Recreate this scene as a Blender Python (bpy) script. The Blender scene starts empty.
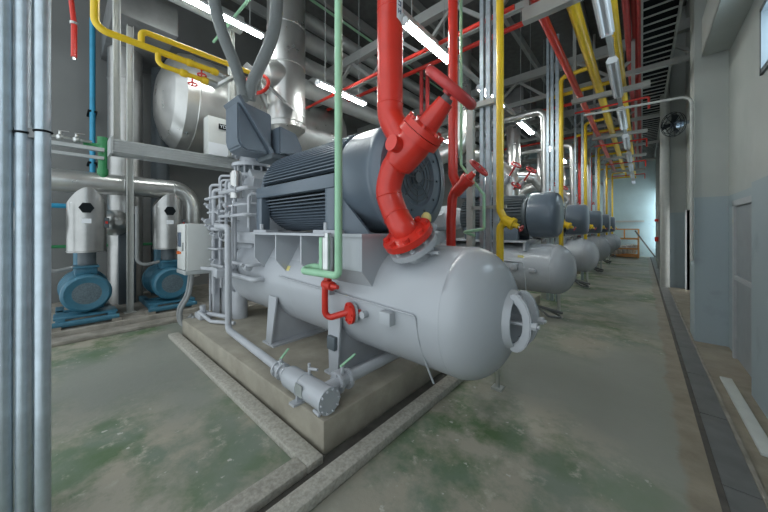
import bpy, bmesh, math, random
from mathutils import Vector as V, Matrix as M
random.seed(7)
C = bpy.context.scene.collection
S = bpy.context.scene
PI = math.pi

# ---------------------------------------------------------------- camera
CAMZ, FOC, HOR = 1.6, 290.0, 229.0
YAW = math.atan2(258.0, FOC)
cd = bpy.data.cameras.new('camera')
cam = bpy.data.objects.new('camera', cd); C.objects.link(cam)
cd.sensor_width = 36.0; cd.lens = FOC / 768 * 36; cd.clip_start = 0.02
cd.shift_y = (HOR - 256.0) / 768
cam.location = (0, 0, CAMZ); cam.rotation_euler = (PI / 2, 0, YAW)
S.camera = cam

def at(x, y, X=None, Y=None, Z=None):
    """world point on the plane X=, Y= or Z= seen at a photo pixel (used only to read distances)"""
    xr = (x - 384) / FOC
    d = V((-math.sin(YAW) + math.cos(YAW) * xr, math.cos(YAW) + math.sin(YAW) * xr, (HOR - y) / FOC))
    t = X / d.x if X is not None else (Y / d.y if Y is not None else (Z - CAMZ) / d.z)
    return V((d.x * t, d.y * t, CAMZ + d.z * t))

# ---------------------------------------------------------------- materials
def nd(nt, t, **kw):
    n = nt.nodes.new(t)
    for k, v in kw.items(): setattr(n, k, v)
    return n
def pmat(name, col, rough=.5, metal=0., var=.12, scale=6., bump=0., bscale=40., col2=None, c2=(.5, .7), rvar=.0, stretch=None, wave=None, spec=None, coat=0.):
    m = bpy.data.materials.new(name); m.use_nodes = True
    nt = m.node_tree; b = nt.nodes['Principled BSDF']; L = nt.links.new
    b.inputs['Roughness'].default_value = rough; b.inputs['Metallic'].default_value = metal
    if spec is not None: b.inputs['Specular IOR Level'].default_value = spec
    if coat: b.inputs['Coat Weight'].default_value = coat; b.inputs['Coat Roughness'].default_value = .12
    tc = nd(nt, 'ShaderNodeTexCoord'); mp = nd(nt, 'ShaderNodeMapping'); L(tc.outputs['Object'], mp.inputs[0])
    if stretch: mp.inputs['Scale'].default_value = stretch
    n = nd(nt, 'ShaderNodeTexNoise'); n.inputs['Scale'].default_value = scale; n.inputs['Detail'].default_value = 5
    L(mp.outputs[0], n.inputs['Vector'])
    r = nd(nt, 'ShaderNodeValToRGB')
    r.color_ramp.elements[0].position = .3; r.color_ramp.elements[1].position = .7
    r.color_ramp.elements[0].color = (*[c * (1 - var) for c in col], 1); r.color_ramp.elements[1].color = (*[min(1, c * (1 + var)) for c in col], 1)
    L(n.outputs['Fac'], r.inputs[0]); out = r.outputs[0]
    if col2:
        n2 = nd(nt, 'ShaderNodeTexNoise'); n2.inputs['Scale'].default_value = scale * .35; n2.inputs['Detail'].default_value = 8; n2.inputs['Roughness'].default_value = .65
        L(mp.outputs[0], n2.inputs['Vector'])
        r2 = nd(nt, 'ShaderNodeValToRGB'); r2.color_ramp.elements[0].position = c2[0]; r2.color_ramp.elements[1].position = c2[1]
        mx = nd(nt, 'ShaderNodeMix', data_type='RGBA'); L(n2.outputs['Fac'], r2.inputs[0]); L(r2.outputs[0], mx.inputs[0])
        L(out, mx.inputs[6]); mx.inputs[7].default_value = (*col2, 1); out = mx.outputs[2]
    L(out, b.inputs['Base Color'])
    if rvar:
        mr = nd(nt, 'ShaderNodeMapRange'); mr.inputs['To Min'].default_value = max(.03, rough - rvar); mr.inputs['To Max'].default_value = rough + rvar
        L(n.outputs['Fac'], mr.inputs[0]); L(mr.outputs[0], b.inputs['Roughness'])
    if bump or wave:
        bp = nd(nt, 'ShaderNodeBump'); bp.inputs['Strength'].default_value = bump or .6; bp.inputs['Distance'].default_value = .01
        if wave:
            w = nd(nt, 'ShaderNodeTexWave', bands_direction=wave[0]); w.inputs['Scale'].default_value = wave[1]; L(tc.outputs['Object'], w.inputs['Vector']); L(w.outputs['Fac'], bp.inputs['Height'])
        else:
            n3 = nd(nt, 'ShaderNodeTexNoise'); n3.inputs['Scale'].default_value = bscale; n3.inputs['Detail'].default_value = 6
            L(tc.outputs['Object'], n3.inputs['Vector']); L(n3.outputs['Fac'], bp.inputs['Height'])
        L(bp.outputs[0], b.inputs['Normal'])
    return m
def emat(name, col, s):
    m = bpy.data.materials.new(name); m.use_nodes = True
    nt = m.node_tree; nt.nodes.clear(); e = nd(nt, 'ShaderNodeEmission'); o = nd(nt, 'ShaderNodeOutputMaterial')
    e.inputs[0].default_value = (*col, 1); e.inputs[1].default_value = s; nt.links.new(e.outputs[0], o.inputs[0]); return m

MT = dict(
    vessel=pmat('light_grey_enamel', (.44, .46, .49), .26, var=.02, scale=2, bump=.012, bscale=18),
    vesseld=pmat('grey_enamel', (.45, .465, .495), .42, var=.08, scale=5),
    motor=pmat('blue_grey_enamel', (.115, .145, .18), .28, var=.06, scale=4, bump=.03, bscale=25),
    motordark=pmat('dark_cooling_fins', (.095, .115, .128), .5, var=.1),
    red=pmat('red_enamel', (.62, .035, .022), .28, var=.1, scale=5, bump=.05, bscale=20),
    redd=pmat('worn_red_enamel', (.5, .05, .05), .4, var=.15, scale=9, bump=.08, bscale=40),
    yellow=pmat('yellow_enamel', (.74, .50, .02), .35, var=.08, scale=5),
    green=pmat('pale_green_enamel', (.33, .60, .39), .4, var=.06),
    dgreen=pmat('deep_green_plastic', (.03, .22, .08), .4),
    blue=pmat('bright_blue_pipe', (.03, .29, .48), .4),
    pump=pmat('teal_blue_enamel', (.035, .135, .20), .42, var=.12, scale=8),
    pumpd=pmat('dusty_fan_cover', (.09, .125, .145), .6, var=.3, scale=60),
    clad=pmat('clad_aluminium', (.56, .56, .545), .3, .78, var=.08, scale=4, bump=.06, bscale=9, rvar=.08),
    clad_shaded=pmat('shade_darkened_clad', (.40, .40, .39), .33, .8, var=.1, scale=5, bump=.05, bscale=9, rvar=.06),  # copy of clad, darkened to put the left side's shade into the colour
    clad_lit=pmat('light_brightened_clad', (.55, .56, .55), .4, .35, var=.06),  # copy of clad, brightened to stand in for light missing under the roof
    steel=pmat('brushed_steel', (.6, .61, .6), .3, 1., var=.1),
    galv=pmat('galvanised_steel', (.46, .53, .58), .42, .7, var=.12, scale=14, rvar=.06),
    strut=pmat('grey_painted_strut', (.34, .36, .35), .5, .2, var=.1),
    beam=pmat('pale_grey_beam', (.36, .37, .355), .6, var=.1, scale=2),
    post=pmat('beige_grey_post', (.42, .43, .41), .55, var=.08),
    tray=pmat('cable_tray_paint', (.40, .42, .42), .45, .2, var=.08),
    white=pmat('cabinet_white', (.60, .61, .59), .4, var=.03),
    screen=pmat('grey_screen', (.10, .13, .18), .15, var=.05),
    orange=pmat('orange_plastic', (.8, .16, .02), .4),
    black=pmat('matte_black', (.012, .015, .017), .9, spec=.1),
    hose=pmat('grey_flexible_conduit', (.22, .24, .24), .5, var=.08, wave=('Z', 55.)),
    hose2=pmat('grey_hose', (.25, .26, .26), .5),
    conc=pmat('rough_concrete', (.27, .25, .215), .85, var=.22, scale=7, bump=.35, bscale=45, col2=(.15, .14, .115), c2=(.5, .72)),
    plinth=pmat('oily_concrete', (.35, .32, .26), .6, var=.18, scale=4, bump=.15, bscale=30, col2=(.24, .215, .17), c2=(.5, .72)),
    curb=pmat('exposed_aggregate', (.42, .40, .35), .85, var=.22, scale=45, bump=.35, bscale=70, col2=(.31, .29, .25), c2=(.5, .7)),
    channel=pmat('dark_drain_concrete', (.075, .07, .062), .7, var=.3, scale=9),
    plate=pmat('dull_steel_plate', (.18, .185, .185), .5, .4, var=.15, scale=5),
    lamp=emat('fluorescent_tube', (.95, 1., .98), 42.),
    daylight=emat('daylit_pane', (.70, .88, 1.), 6.),
    unlit=pmat('white_lamp_housing', (.66, .68, .70), .4, var=.03),
    label=pmat('white_label', (.75, .77, .8), .5, var=.02),
    ink=pmat('blue_ink', (.05, .08, .16), .6),
    yellowtag=pmat('yellow_sticker', (.75, .65, .25), .6),
    door=pmat('grey_door_paint', (.25, .275, .29), .5, var=.06),
    frame=pmat('pale_door_frame', (.36, .38, .39), .5, var=.06),
    junk=pmat('grey_bundle', (.60, .60, .58), .8, var=.3, scale=12),
    crate=pmat('orange_steel', (.75, .36, .12), .5),
    plank=pmat('white_plank', (.52, .55, .53), .6, var=.06),
)
# floor: worn green paint over beige concrete
def floor_mat():
    m = bpy.data.materials.new('worn_green_floor'); m.use_nodes = True
    nt = m.node_tree; L = nt.links.new; b = nt.nodes['Principled BSDF']
    tc = nd(nt, 'ShaderNodeTexCoord')
    def noise(sc, det=6, ro=.6, off=0):
        mp = nd(nt, 'ShaderNodeMapping'); mp.inputs['Location'].default_value = (off, off * .7, 0); L(tc.outputs['Object'], mp.inputs[0])
        n = nd(nt, 'ShaderNodeTexNoise'); n.inputs['Scale'].default_value = sc; n.inputs['Detail'].default_value = det; n.inputs['Roughness'].default_value = ro
        L(mp.outputs[0], n.inputs['Vector']); return n.outputs['Fac']
    def ramp(f, a, c):
        r = nd(nt, 'ShaderNodeValToRGB'); r.color_ramp.elements[0].position = a; r.color_ramp.elements[1].position = c; L(f, r.inputs[0]); return r.outputs[0]
    def mix(f, a, c):
        x = nd(nt, 'ShaderNodeMix', data_type='RGBA'); L(f, x.inputs[0])
        for i, v in ((6, a), (7, c)):
            if isinstance(v, tuple): x.inputs[i].default_value = (*v, 1)
            else: L(v, x.inputs[i])
        return x.outputs[2]
    c = mix(ramp(noise(1.1, 5), .40, .60), (.18, .225, .172), (.085, .155, .058))
    c = mix(ramp(noise(1.5, 9, .68, 5), .44, .57), c, (.36, .33, .265))
    c = mix(ramp(noise(5., 8, .7, 9), .57, .66), c, (.43, .405, .335))
    c = mix(ramp(noise(13., 3, .5, 3), .68, .72), c, (.52, .51, .46))
    c = mix(ramp(noise(.45, 4, .5, 12), .46, .60), c, (.26, .27, .235))
    # bare beige strip along the right wall, ragged edge
    sx = nd(nt, 'ShaderNodeSeparateXYZ'); L(tc.outputs['Object'], sx.inputs[0])
    ad = nd(nt, 'ShaderNodeMath', operation='MULTIPLY_ADD'); L(noise(2.5, 6, .6, 2), ad.inputs[0]); ad.inputs[1].default_value = .22; L(sx.outputs[0], ad.inputs[2])
    c = mix(ramp(ad.outputs[0], .30, .335), c, mix(ramp(noise(4, 8, .65, 1), .35, .7), (.30, .265, .205), (.19, .165, .125)))
    L(c, b.inputs['Base Color'])
    mr = nd(nt, 'ShaderNodeMapRange'); mr.inputs['To Min'].default_value = .32; mr.inputs['To Max'].default_value = .68
    L(noise(2.2, 6, .6, 4), mr.inputs[0]); L(mr.outputs[0], b.inputs['Roughness'])
    bp = nd(nt, 'ShaderNodeBump'); bp.inputs['Strength'].default_value = .12; bp.inputs['Distance'].default_value = .02; L(noise(25, 6), bp.inputs['Height']); L(bp.outputs[0], b.inputs['Normal'])
    return m
def wall_mat(name, upper, lower, zsplit):
    m = pmat(name, upper, .7, var=.07, scale=1.3, bump=.06, bscale=25, col2=tuple(c * .8 for c in upper), c2=(.52, .75))
    nt = m.node_tree; L = nt.links.new; b = nt.nodes['Principled BSDF']
    src = b.inputs['Base Color'].links[0].from_socket
    g = nd(nt, 'ShaderNodeNewGeometry'); s = nd(nt, 'ShaderNodeSeparateXYZ'); L(g.outputs['Position'], s.inputs[0])
    k = nd(nt, 'ShaderNodeMath', operation='LESS_THAN'); L(s.outputs[2], k.inputs[0]); k.inputs[1].default_value = zsplit
    n = nd(nt, 'ShaderNodeTexNoise'); n.inputs['Scale'].default_value = 3; n.inputs['Detail'].default_value = 8; L(g.outputs['Position'], n.inputs['Vector'])
    r = nd(nt, 'ShaderNodeValToRGB'); r.color_ramp.elements[0].position = .6; r.color_ramp.elements[1].position = .8
    r.color_ramp.elements[0].color = (*lower, 1); r.color_ramp.elements[1].color = (*[c * .75 for c in lower], 1); L(n.outputs['Fac'], r.inputs[0])
    mx = nd(nt, 'ShaderNodeMix', data_type='RGBA'); L(k.outputs[0], mx.inputs[0]); L(src, mx.inputs[6]); L(r.outputs[0], mx.inputs[7]); L(mx.outputs[2], b.inputs['Base Color'])
    return m
MT['floor'] = floor_mat()
MT['wallr'] = wall_mat('two_tone_wall_paint', (.38, .405, .385), (.30, .36, .385), 2.05)
MT['wallf'] = wall_mat('pale_blue_wall', (.58, .73, .76), (.56, .71, .75), 2.05)
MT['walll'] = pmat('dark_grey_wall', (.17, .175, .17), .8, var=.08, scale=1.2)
MT['ceil'] = pmat('dark_roof_sheet', (.13, .135, .13), .8, var=.15)

# ---------------------------------------------------------------- mesh builder
def frame_of(ax):
    ax = ax.normalized(); up = V((0, 0, 1)) if abs(ax.z) < .95 else V((0, 1, 0))
    a = ax.cross(up).normalized(); return ax, a, a.cross(ax).normalized()
def fillet(pts, rad, n=6):
    pts = [V(p) for p in pts]; out = [pts[0]]
    for i in range(1, len(pts) - 1):
        p, a, b = pts[i], pts[i - 1] - pts[i], pts[i + 1] - pts[i]
        la, lb = a.length, b.length
        if la < 1e-6 or lb < 1e-6: continue
        a.normalize(); b.normalize(); th = a.angle(b)
        if th > PI - .03: out.append(p); continue
        r = rad; d = r / math.tan(th / 2); dm = min(la, lb) * .49
        if d > dm: d = dm; r = d * math.tan(th / 2)
        ct = p + (a + b).normalized() * (r / math.sin(th / 2)); s, e = p + a * d - ct, p + b * d - ct
        ang = s.angle(e); nax = s.cross(e)
        for k in range(n + 1): out.append(ct + M.Rotation(ang * k / n, 3, nax) @ s)
    out.append(pts[-1]); return out
class MB:
    def __init__(s): s.bm = bmesh.new()
    def ring_faces(s, rings, cap0=True, cap1=True):
        vs = [[s.bm.verts.new(p) for p in r] for r in rings]; n = len(vs[0])
        for a, b in zip(vs, vs[1:]):
            for i in range(n): s.bm.faces.new((a[i], a[(i + 1) % n], b[(i + 1) % n], b[i]))
        if cap0: s.bm.faces.new(vs[0][::-1])
        if cap1: s.bm.faces.new(vs[-1])
        return s
    def box(s, x0, x1, y0, y1, z0, z1, bev=0.):
        return s.obox(V(((x0 + x1) / 2, (y0 + y1) / 2, (z0 + z1) / 2)), V((abs(x1 - x0), abs(y1 - y0), abs(z1 - z0))), None, bev)
    def obox(s, c, size, rot=None, bev=0.):
        t = bmesh.new(); bmesh.ops.create_cube(t, size=1)
        for v in t.verts: v.co = V((v.co.x * size[0], v.co.y * size[1], v.co.z * size[2]))
        if bev: bmesh.ops.bevel(t, geom=t.edges[:], offset=bev, segments=2, affect='EDGES', profile=.5)
        mt = (rot.to_4x4() if rot else M.Identity(4)); mt.translation = V(c); t.transform(mt)
        s.join(t); return s
    def join(s, t):
        me = bpy.data.meshes.new('tmp'); t.to_mesh(me); t.free(); s.bm.from_mesh(me); bpy.data.meshes.remove(me)
    def bar(s, p0, p1, w, h, bev=0.):
        p0, p1 = V(p0), V(p1); ax, a, b = frame_of(p1 - p0)
        return s.obox((p0 + p1) / 2, V(((p1 - p0).length, w, h)), M((ax, a, b)).transposed(), bev)
    def lathe(s, p, axis, prof, seg=32, cap0=True, cap1=True):
        ax, a, b = frame_of(V(axis)); p = V(p)
        return s.ring_faces([[p + ax * q + (a * math.cos(2 * PI * i / seg) + b * math.sin(2 * PI * i / seg)) * max(r, 1e-4) for i in range(seg)] for q, r in prof], cap0, cap1)
    def cyl(s, p0, p1, r, seg=20, r2=None):
        p0, p1 = V(p0), V(p1); return s.lathe(p0, p1 - p0, [(0, r), ((p1 - p0).length, r if r2 is None else r2)], seg)
    def tube(s, pts, r, rad=None, seg=14, n=6, radii=None):
        pts = fillet(pts, rad if rad is not None else r * 2.2, n) if len(pts) > 2 and rad != 0 else [V(p) for p in pts]
        q = [pts[0]]
        for p in pts[1:]:
            if (p - q[-1]).length > 1e-5: q.append(p)
        pts = q; rings = []; ax, a, b = frame_of(pts[1] - pts[0]); prev = ax
        for i, p in enumerate(pts):
            d = ((pts[i + 1] - p).normalized() if i < len(pts) - 1 else prev) + ((p - pts[i - 1]).normalized() if i else (pts[1] - p).normalized())
            d.normalize(); rt = prev.rotation_difference(d); a = rt @ a; a = (a - d * a.dot(d)).normalized(); b = d.cross(a); prev = d
            rr = r if radii is None else radii(i / (len(pts) - 1))
            rings.append([p + (a * math.cos(2 * PI * k / seg) + b * math.sin(2 * PI * k / seg)) * rr for k in range(seg)])
        return s.ring_faces(rings)
    def torus(s, c, axis, R, r, seg=40, sub=12):
        ax, a, b = frame_of(V(axis)); c = V(c); vs = []
        for i in range(seg):
            d = a * math.cos(2 * PI * i / seg) + b * math.sin(2 * PI * i / seg)
            vs.append([s.bm.verts.new(c + d * (R + r * math.cos(2 * PI * k / sub)) + ax * r * math.sin(2 * PI * k / sub)) for k in range(sub)])
        for i in range(seg):
            for k in range(sub): s.bm.faces.new((vs[i][k], vs[(i + 1) % seg][k], vs[(i + 1) % seg][(k + 1) % sub], vs[i][(k + 1) % sub]))
        return s
    def prism(s, poly, ext):
        ext = V(ext); a = [s.bm.verts.new(V(p)) for p in poly]; b = [s.bm.verts.new(V(p) + ext) for p in poly]; n = len(a)
        s.bm.faces.new(a); s.bm.faces.new(b[::-1])
        for i in range(n): s.bm.faces.new((a[i], b[i], b[(i + 1) % n], a[(i + 1) % n]))
        return s
    def ball(s, c, r, sub=2, sc=(1, 1, 1)):
        t = bmesh.new(); bmesh.ops.create_icosphere(t, subdivisions=sub, radius=r)
        for v in t.verts: v.co = V((v.co.x * sc[0] + c[0], v.co.y * sc[1] + c[1], v.co.z * sc[2] + c[2]))
        s.join(t); return s
    def bolts(s, c, axis, R, r, h, n, ph=0.):
        ax, a, b = frame_of(V(axis)); c = V(c)
        for i in range(n):
            p = c + (a * math.cos(2 * PI * i / n + ph) + b * math.sin(2 * PI * i / n + ph)) * R
            s.cyl(p - ax * h / 2, p + ax * h / 2, r, 8)
        return s
    def build(s, name, mat, parent=None, smooth=35):
        bmesh.ops.recalc_face_normals(s.bm, faces=s.bm.faces[:])
        me = bpy.data.meshes.new(name)
        off = V((0, 0, 0)); p = parent
        while p is not None: off += p.location; p = p.parent
        if parent is None:
            cs = [v.co for v in s.bm.verts]
            off = V(((min(c.x for c in cs) + max(c.x for c in cs)) / 2, (min(c.y for c in cs) + max(c.y for c in cs)) / 2, min(c.z for c in cs)))
        for v in s.bm.verts: v.co -= off
        s.bm.to_mesh(me); s.bm.free()
        me.materials.append(MT[mat] if isinstance(mat, str) else mat)
        if smooth:
            me.shade_smooth(); me.set_sharp_from_angle(angle=math.radians(smooth))
        o = bpy.data.objects.new(name, me); C.objects.link(o)
        if parent is not None: o.parent = parent
        else: o.location = off
        return o
def tag(o, label, cat, group=None):
    o['label'] = label; o['category'] = cat
    if group: o['group'] = group
    return o
def thing(name, label, cat, loc, group=None):
    o = bpy.data.objects.new(name, None); C.objects.link(o); o.location = loc; o.empty_display_size = .1
    return tag(o, label, cat, group)
def struct(name, mb, mat, parent=None, smooth=35):
    o = mb.build(name, mat, parent, smooth)
    if parent is None: o['kind'] = 'structure'
    return o
def copy_tree(o, off=None, parent=None):
    c = o.copy(); C.objects.link(c)
    if parent is not None: c.parent = parent
    elif off is not None: c.location = o.location + V(off)
    for ch in list(o.children): copy_tree(ch, None, c)
    return c

# ================================================================= SETTING
XL, XR, YF, YB, ZC = -8.8, .88, 22.6, -1.4, 7.6
struct('floor', MB().box(XL - .3, XR + .3, YB, YF + .3, -.12, 0), 'floor')
bpy.data.objects['floor'].data.transform(M.Translation(bpy.data.objects['floor'].location)); bpy.data.objects['floor'].location = (0, 0, 0)
struct('ceiling', MB().box(XL - .3, XR + .3, YB, YF + .3, ZC, ZC + .15), 'ceil')
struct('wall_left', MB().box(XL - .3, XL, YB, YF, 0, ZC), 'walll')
struct('wall_far', MB().box(XL - .3, XR + .3, YF, YF + .3, 0, ZC), 'wallf')
# right wall with window, door and doorway openings left free
DY0, DY1, DZ = 4.68, 5.62, 1.95          # near door
OY0, OY1, OZ = 10.0, 11.0, 2.1          # doorway ajar, daylight behind
WY0, WY1, WZ0, WZ1 = 3.3, 4.57, 3.1, 3.75
WINS = [(WY0 + 5.15 * k, WY1 + 5.15 * k) for k in (-1, 0, 1, 2, 3)]  # all windows but the second are added to light the hall
w = MB(); edge = YB
for y0, y1 in WINS:
    w.box(XR, XR + .25, edge, y0, WZ0, WZ1); edge = y1
w.box(XR, XR + .25, edge, 21.95, WZ0, WZ1); w.box(XR, XR + .25, YB, YF, WZ1, ZC)
w.box(XR, XR + .25, YB, DY0, 0, WZ0); w.box(XR, XR + .25, DY0, DY1, DZ, WZ0); w.box(XR, XR + .25, DY1, OY0, 0, WZ0)
w.box(XR, XR + .25, OY0, OY1, OZ, WZ0); w.box(XR, XR + .25, OY1, 21.95, 0, WZ0); w.box(XR, XR + .25, 21.95, YF, 0, .3)
struct('wall_right', w, 'wallr', smooth=0)
tw = MB(); tw.box(XR - .09, XR, YB, 4.45, 0, 2.05)
struct('trim_1', tw, 'wallr', smooth=0)                        # thicker painted dado nearest the camera
for i, y in enumerate((6.05, 11.2, 16.3, 21.4)):
    struct('trim_%d' % (i + 2), MB().box(.56, XR, y, y + .5, 0, ZC), 'wallr', smooth=0)   # wall pilasters
b = .05
for i, (y0, y1) in enumerate(WINS):
    win = MB(); win.box(XR - .02, XR + .2, y0, y1, WZ0, WZ0 + b).box(XR - .02, XR + .2, y0, y1, WZ1 - b, WZ1).box(XR - .02, XR + .2, y0, y0 + b, WZ0, WZ1).box(XR - .02, XR + .2, y1 - b, y1, WZ0, WZ1)
    wo = struct('window_%d' % (i + 1), win, 'motordark', smooth=0)
    MB().box(XR + .1, XR + .11, y0 + b, y1 - b, WZ0 + b, WZ1 - b).build('pane', 'daylight', wo)
win = MB(); y0, y1, z0, z1 = 21.95, YF, .3, WZ1
win.box(XR - .02, XR + .2, y0, y1, z0, z0 + b).box(XR - .02, XR + .2, y0, y1, z1 - b, z1).box(XR - .02, XR + .2, y0, y0 + b, z0, z1).box(XR - .02, XR + .2, y1 - b, y1, z0, z1).box(XR, XR + .15, y0, y1, 2.0, 2.05)
wo = struct('window_6', win, 'motordark', smooth=0)  # unseen glowing window added to brighten the far wall
MB().box(XR + .1, XR + .11, y0 + b, y1 - b, z0 + b, z1 - b).build('pane', emat('added_far_glow_pane', (.75, .92, 1.), 3.6), wo)
d = MB(); d.box(XR - .01, XR + .05, DY0 + .07, DY1 - .07, .02, DZ - .07)
do = struct('door_1', d, 'door', smooth=0)
MB().box(XR - .035, XR + .14, DY0, DY0 + .07, 0, DZ).box(XR - .035, XR + .14, DY1 - .07, DY1, 0, DZ).box(XR - .035, XR + .14, DY0, DY1, DZ - .07, DZ).build('door_frame', 'frame', do, 0)
MB().box(XR - .03, XR - .01, DY0 + .08, DY1 - .08, .98, 1.03).build('push_bar', 'frame', do, 0)
d = MB(); d.box(XR + .2, XR + .24, OY0, OY1 - .28, 0, OZ)
do = struct('door_2', d, 'door', smooth=0)
MB().box(XR - .03, XR + .2, OY0 - .05, OY0, 0, OZ).box(XR - .03, XR + .2, OY1, OY1 + .05, 0, OZ).build('door_frame', 'frame', do, 0)
MB().box(XR + .23, XR + .24, OY1 - .28, OY1, 0, OZ).build('daylight_gap', emat('doorway_daylight', (.95, 1, 1), 2.2), do, 0)
# beam box on the right wall
struct('trim_6', MB().box(.62, XR, 1.2, 5.95, 4.0, 4.5), 'wallr', smooth=0)
# roof beams and purlins
for i, y in enumerate((4.7, 8.3, 11.9, 15.5, 19.1)):
    g = MB(); g.box(XL, XR, y - .07, y + .07, 5.55, 5.75); g.box(XL, XR, y - .04, y + .04, 4.95, 5.05)
    for k in range(7):
        x = XL + .2 + k * 1.35
        g.bar((x, y, 5.0), (x + .68, y, 5.6), .06, .06); g.bar((x + .68, y, 5.6), (x + 1.35, y, 5.0), .06, .06)
    tag(g.build('roof_truss', 'beam', None, 0), 'pale grey steel roof truss nearest the camera, behind the thick red pipe' if i == 0 else
        'pale grey steel roof truss, %s from the camera' % ['', 'second', 'third', 'fourth', 'fifth', 'sixth'][i], 'roof truss', 'roof trusses under the dark roof')
for i, x in enumerate((-7.6, -6.0, -4.4, -2.8, -1.2, .3)):
    struct('trim_%d' % (7 + i), MB().box(x - .05, x + .05, YB, YF, 7.3, 7.55), 'beam', smooth=0)
# curbs, drain channels, raised slab along the left wall
CX = -1.60
struct('trim_13', MB().box(-1.53, -1.40, -2.0, 3.3, 0, .07, .012), 'curb')                 # kerb right of drain
struct('trim_14', MB().box(-1.76, -1.62, -2.0, 1.075, 0, .06, .012), 'curb')                # kerb left of drain, front part
struct('trim_15', MB().box(-5.2, -1.62, 1.075, 1.205, 0, .06, .012), 'curb')                # kerb along the plinth front
struct('trim_16', MB().box(-1.665, -1.53, -2.0, 3.3, .0, .006), 'channel')                   # drain bed
struct('trim_17', MB().box(-5.2, -1.665, 1.205, 1.24, .0, .006), 'channel')
pl = MB().box(-5.15, -1.665, 1.235, 3.25, 0, .25, .02)
struct('trim_18', pl, 'plinth')                                                              # machine plinth
for k in range(5):
    y = 6.0 + 3.6 * k
    struct('trim_%d' % (19 + k), MB().box(-5.45, -1.63, y - .9, y + .9, 0, .2, .02), 'plinth')
struct('trim_24', MB().box(XL, -6.25, YB, YF, 0, .12, .015), 'conc')                         # raised slab
struct('trim_25', MB().box(-6.25, -5.95, YB, 5.0, 0, .05, .01), 'conc')                      # low step of the slab
# covered trench along the right wall
t = MB()
for k in range(26):
    y = -2 + k * .95; t.box(.375, .53, y, y + .94, 0, .012)
struct('trim_26', t, 'plate', smooth=0)
struct('trim_27', MB().box(.34, .375, -2, 22.5, 0, .004), 'channel', smooth=0)
struct('trim_28', MB().box(.53, .555, -2, 22.5, 0, .02), 'conc', smooth=0)

# ================================================================= helpers for plant
def flange(mb, c, ax, R, th, nb=8, br=.012):
    ax = V(ax).normalized(); mb.lathe(V(c) - ax * th / 2, ax, [(0, R), (th, R)], 28); mb.bolts(c, ax, R * .8, br, th + br * 2.2, nb); return mb
def valve_on(root, c, ax, r, mat, wheel_mat, R, L):
    """angled bonnet with a hand wheel, leaving a pipe at c"""
    ax = V(ax).normalized(); c = V(c)
    MB().lathe(c, ax, [(0, r * 1.25), (L * .45, r * 1.25), (L * .45, r * 1.6), (L * .6, r * 1.6), (L * .6, r * .8), (L * .8, r * .6)], 20).build('valve_bonnet', mat, root)
    wmb = MB().torus(c + ax * L, ax, R, R * .16, 28, 8); _, a, b = frame_of(ax)
    for k in range(3):
        d = a * math.cos(k * PI * 2 / 3) + b * math.sin(k * PI * 2 / 3); wmb.cyl(c + ax * L, c + ax * L + d * R, R * .08, 6)
    wh = wmb.build('hand_wheel', wheel_mat, root)
    MB().cyl(c + ax * L * .75, c + ax * (L * 1.05), r * .25, 10).build('stem', 'steel', wh)

def vessel_profile(x0, x1, R, dep, n=10):
    pr = []
    for k in range(n + 1):
        a = PI / 2 * k / n; pr.append((x0 + dep * (1 - math.sin(a)) - x0 - 0, R * math.cos(a)))
    a = [(dep * (1 - math.cos(PI / 2 * k / n)), R * math.sin(PI / 2 * k / n)) for k in range(n + 1)]
    L = x1 - x0
    return a, [(L - q, r) for q, r in a[::-1]]

# ================================================================= UNIT 1
Y1, VZ, VR, PT = 2.2, .947, .511, .25
MZ, MR = 2.076, .514
root = thing('separator_vessel', 'large light grey horizontal vessel carrying the motor, nearest the camera', 'pressure vessel', (-2.8, Y1, .24))
sh = MB().lathe((-4.55, Y1, VZ), (1, 0, 0), [(0, VR), (3.53, VR)], 64, False, False); sh.build('shell', 'vessel', root)
a = [(.29 * math.cos(PI / 2 * (1 - k / 12)), VR * math.sin(PI / 2 * (1 - k / 12))) for k in range(13)]
MB().lathe((-1.02, Y1, VZ), (1, 0, 0), [(0, VR)] + [(.34 * math.sin(PI / 2 * k / 14), VR * math.cos(PI / 2 * k / 14) ** .96) for k in range(12)], 64, False, False).build('end_dome', 'vessel', root, 60)
MB().lathe((-4.55, Y1, VZ), (-1, 0, 0), [(0, VR)] + [(.29 * math.sin(PI / 2 * k / 14), VR * math.cos(PI / 2 * k / 14)) for k in range(15)], 64, False, True).build('end_dome', 'vessel', root, 60)
for x in (-1.02, -2.9): MB().torus((x, Y1, VZ), (1, 0, 0), VR - .0035, .005, 64, 6).build('weld_seam', 'vessel', root)
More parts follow.
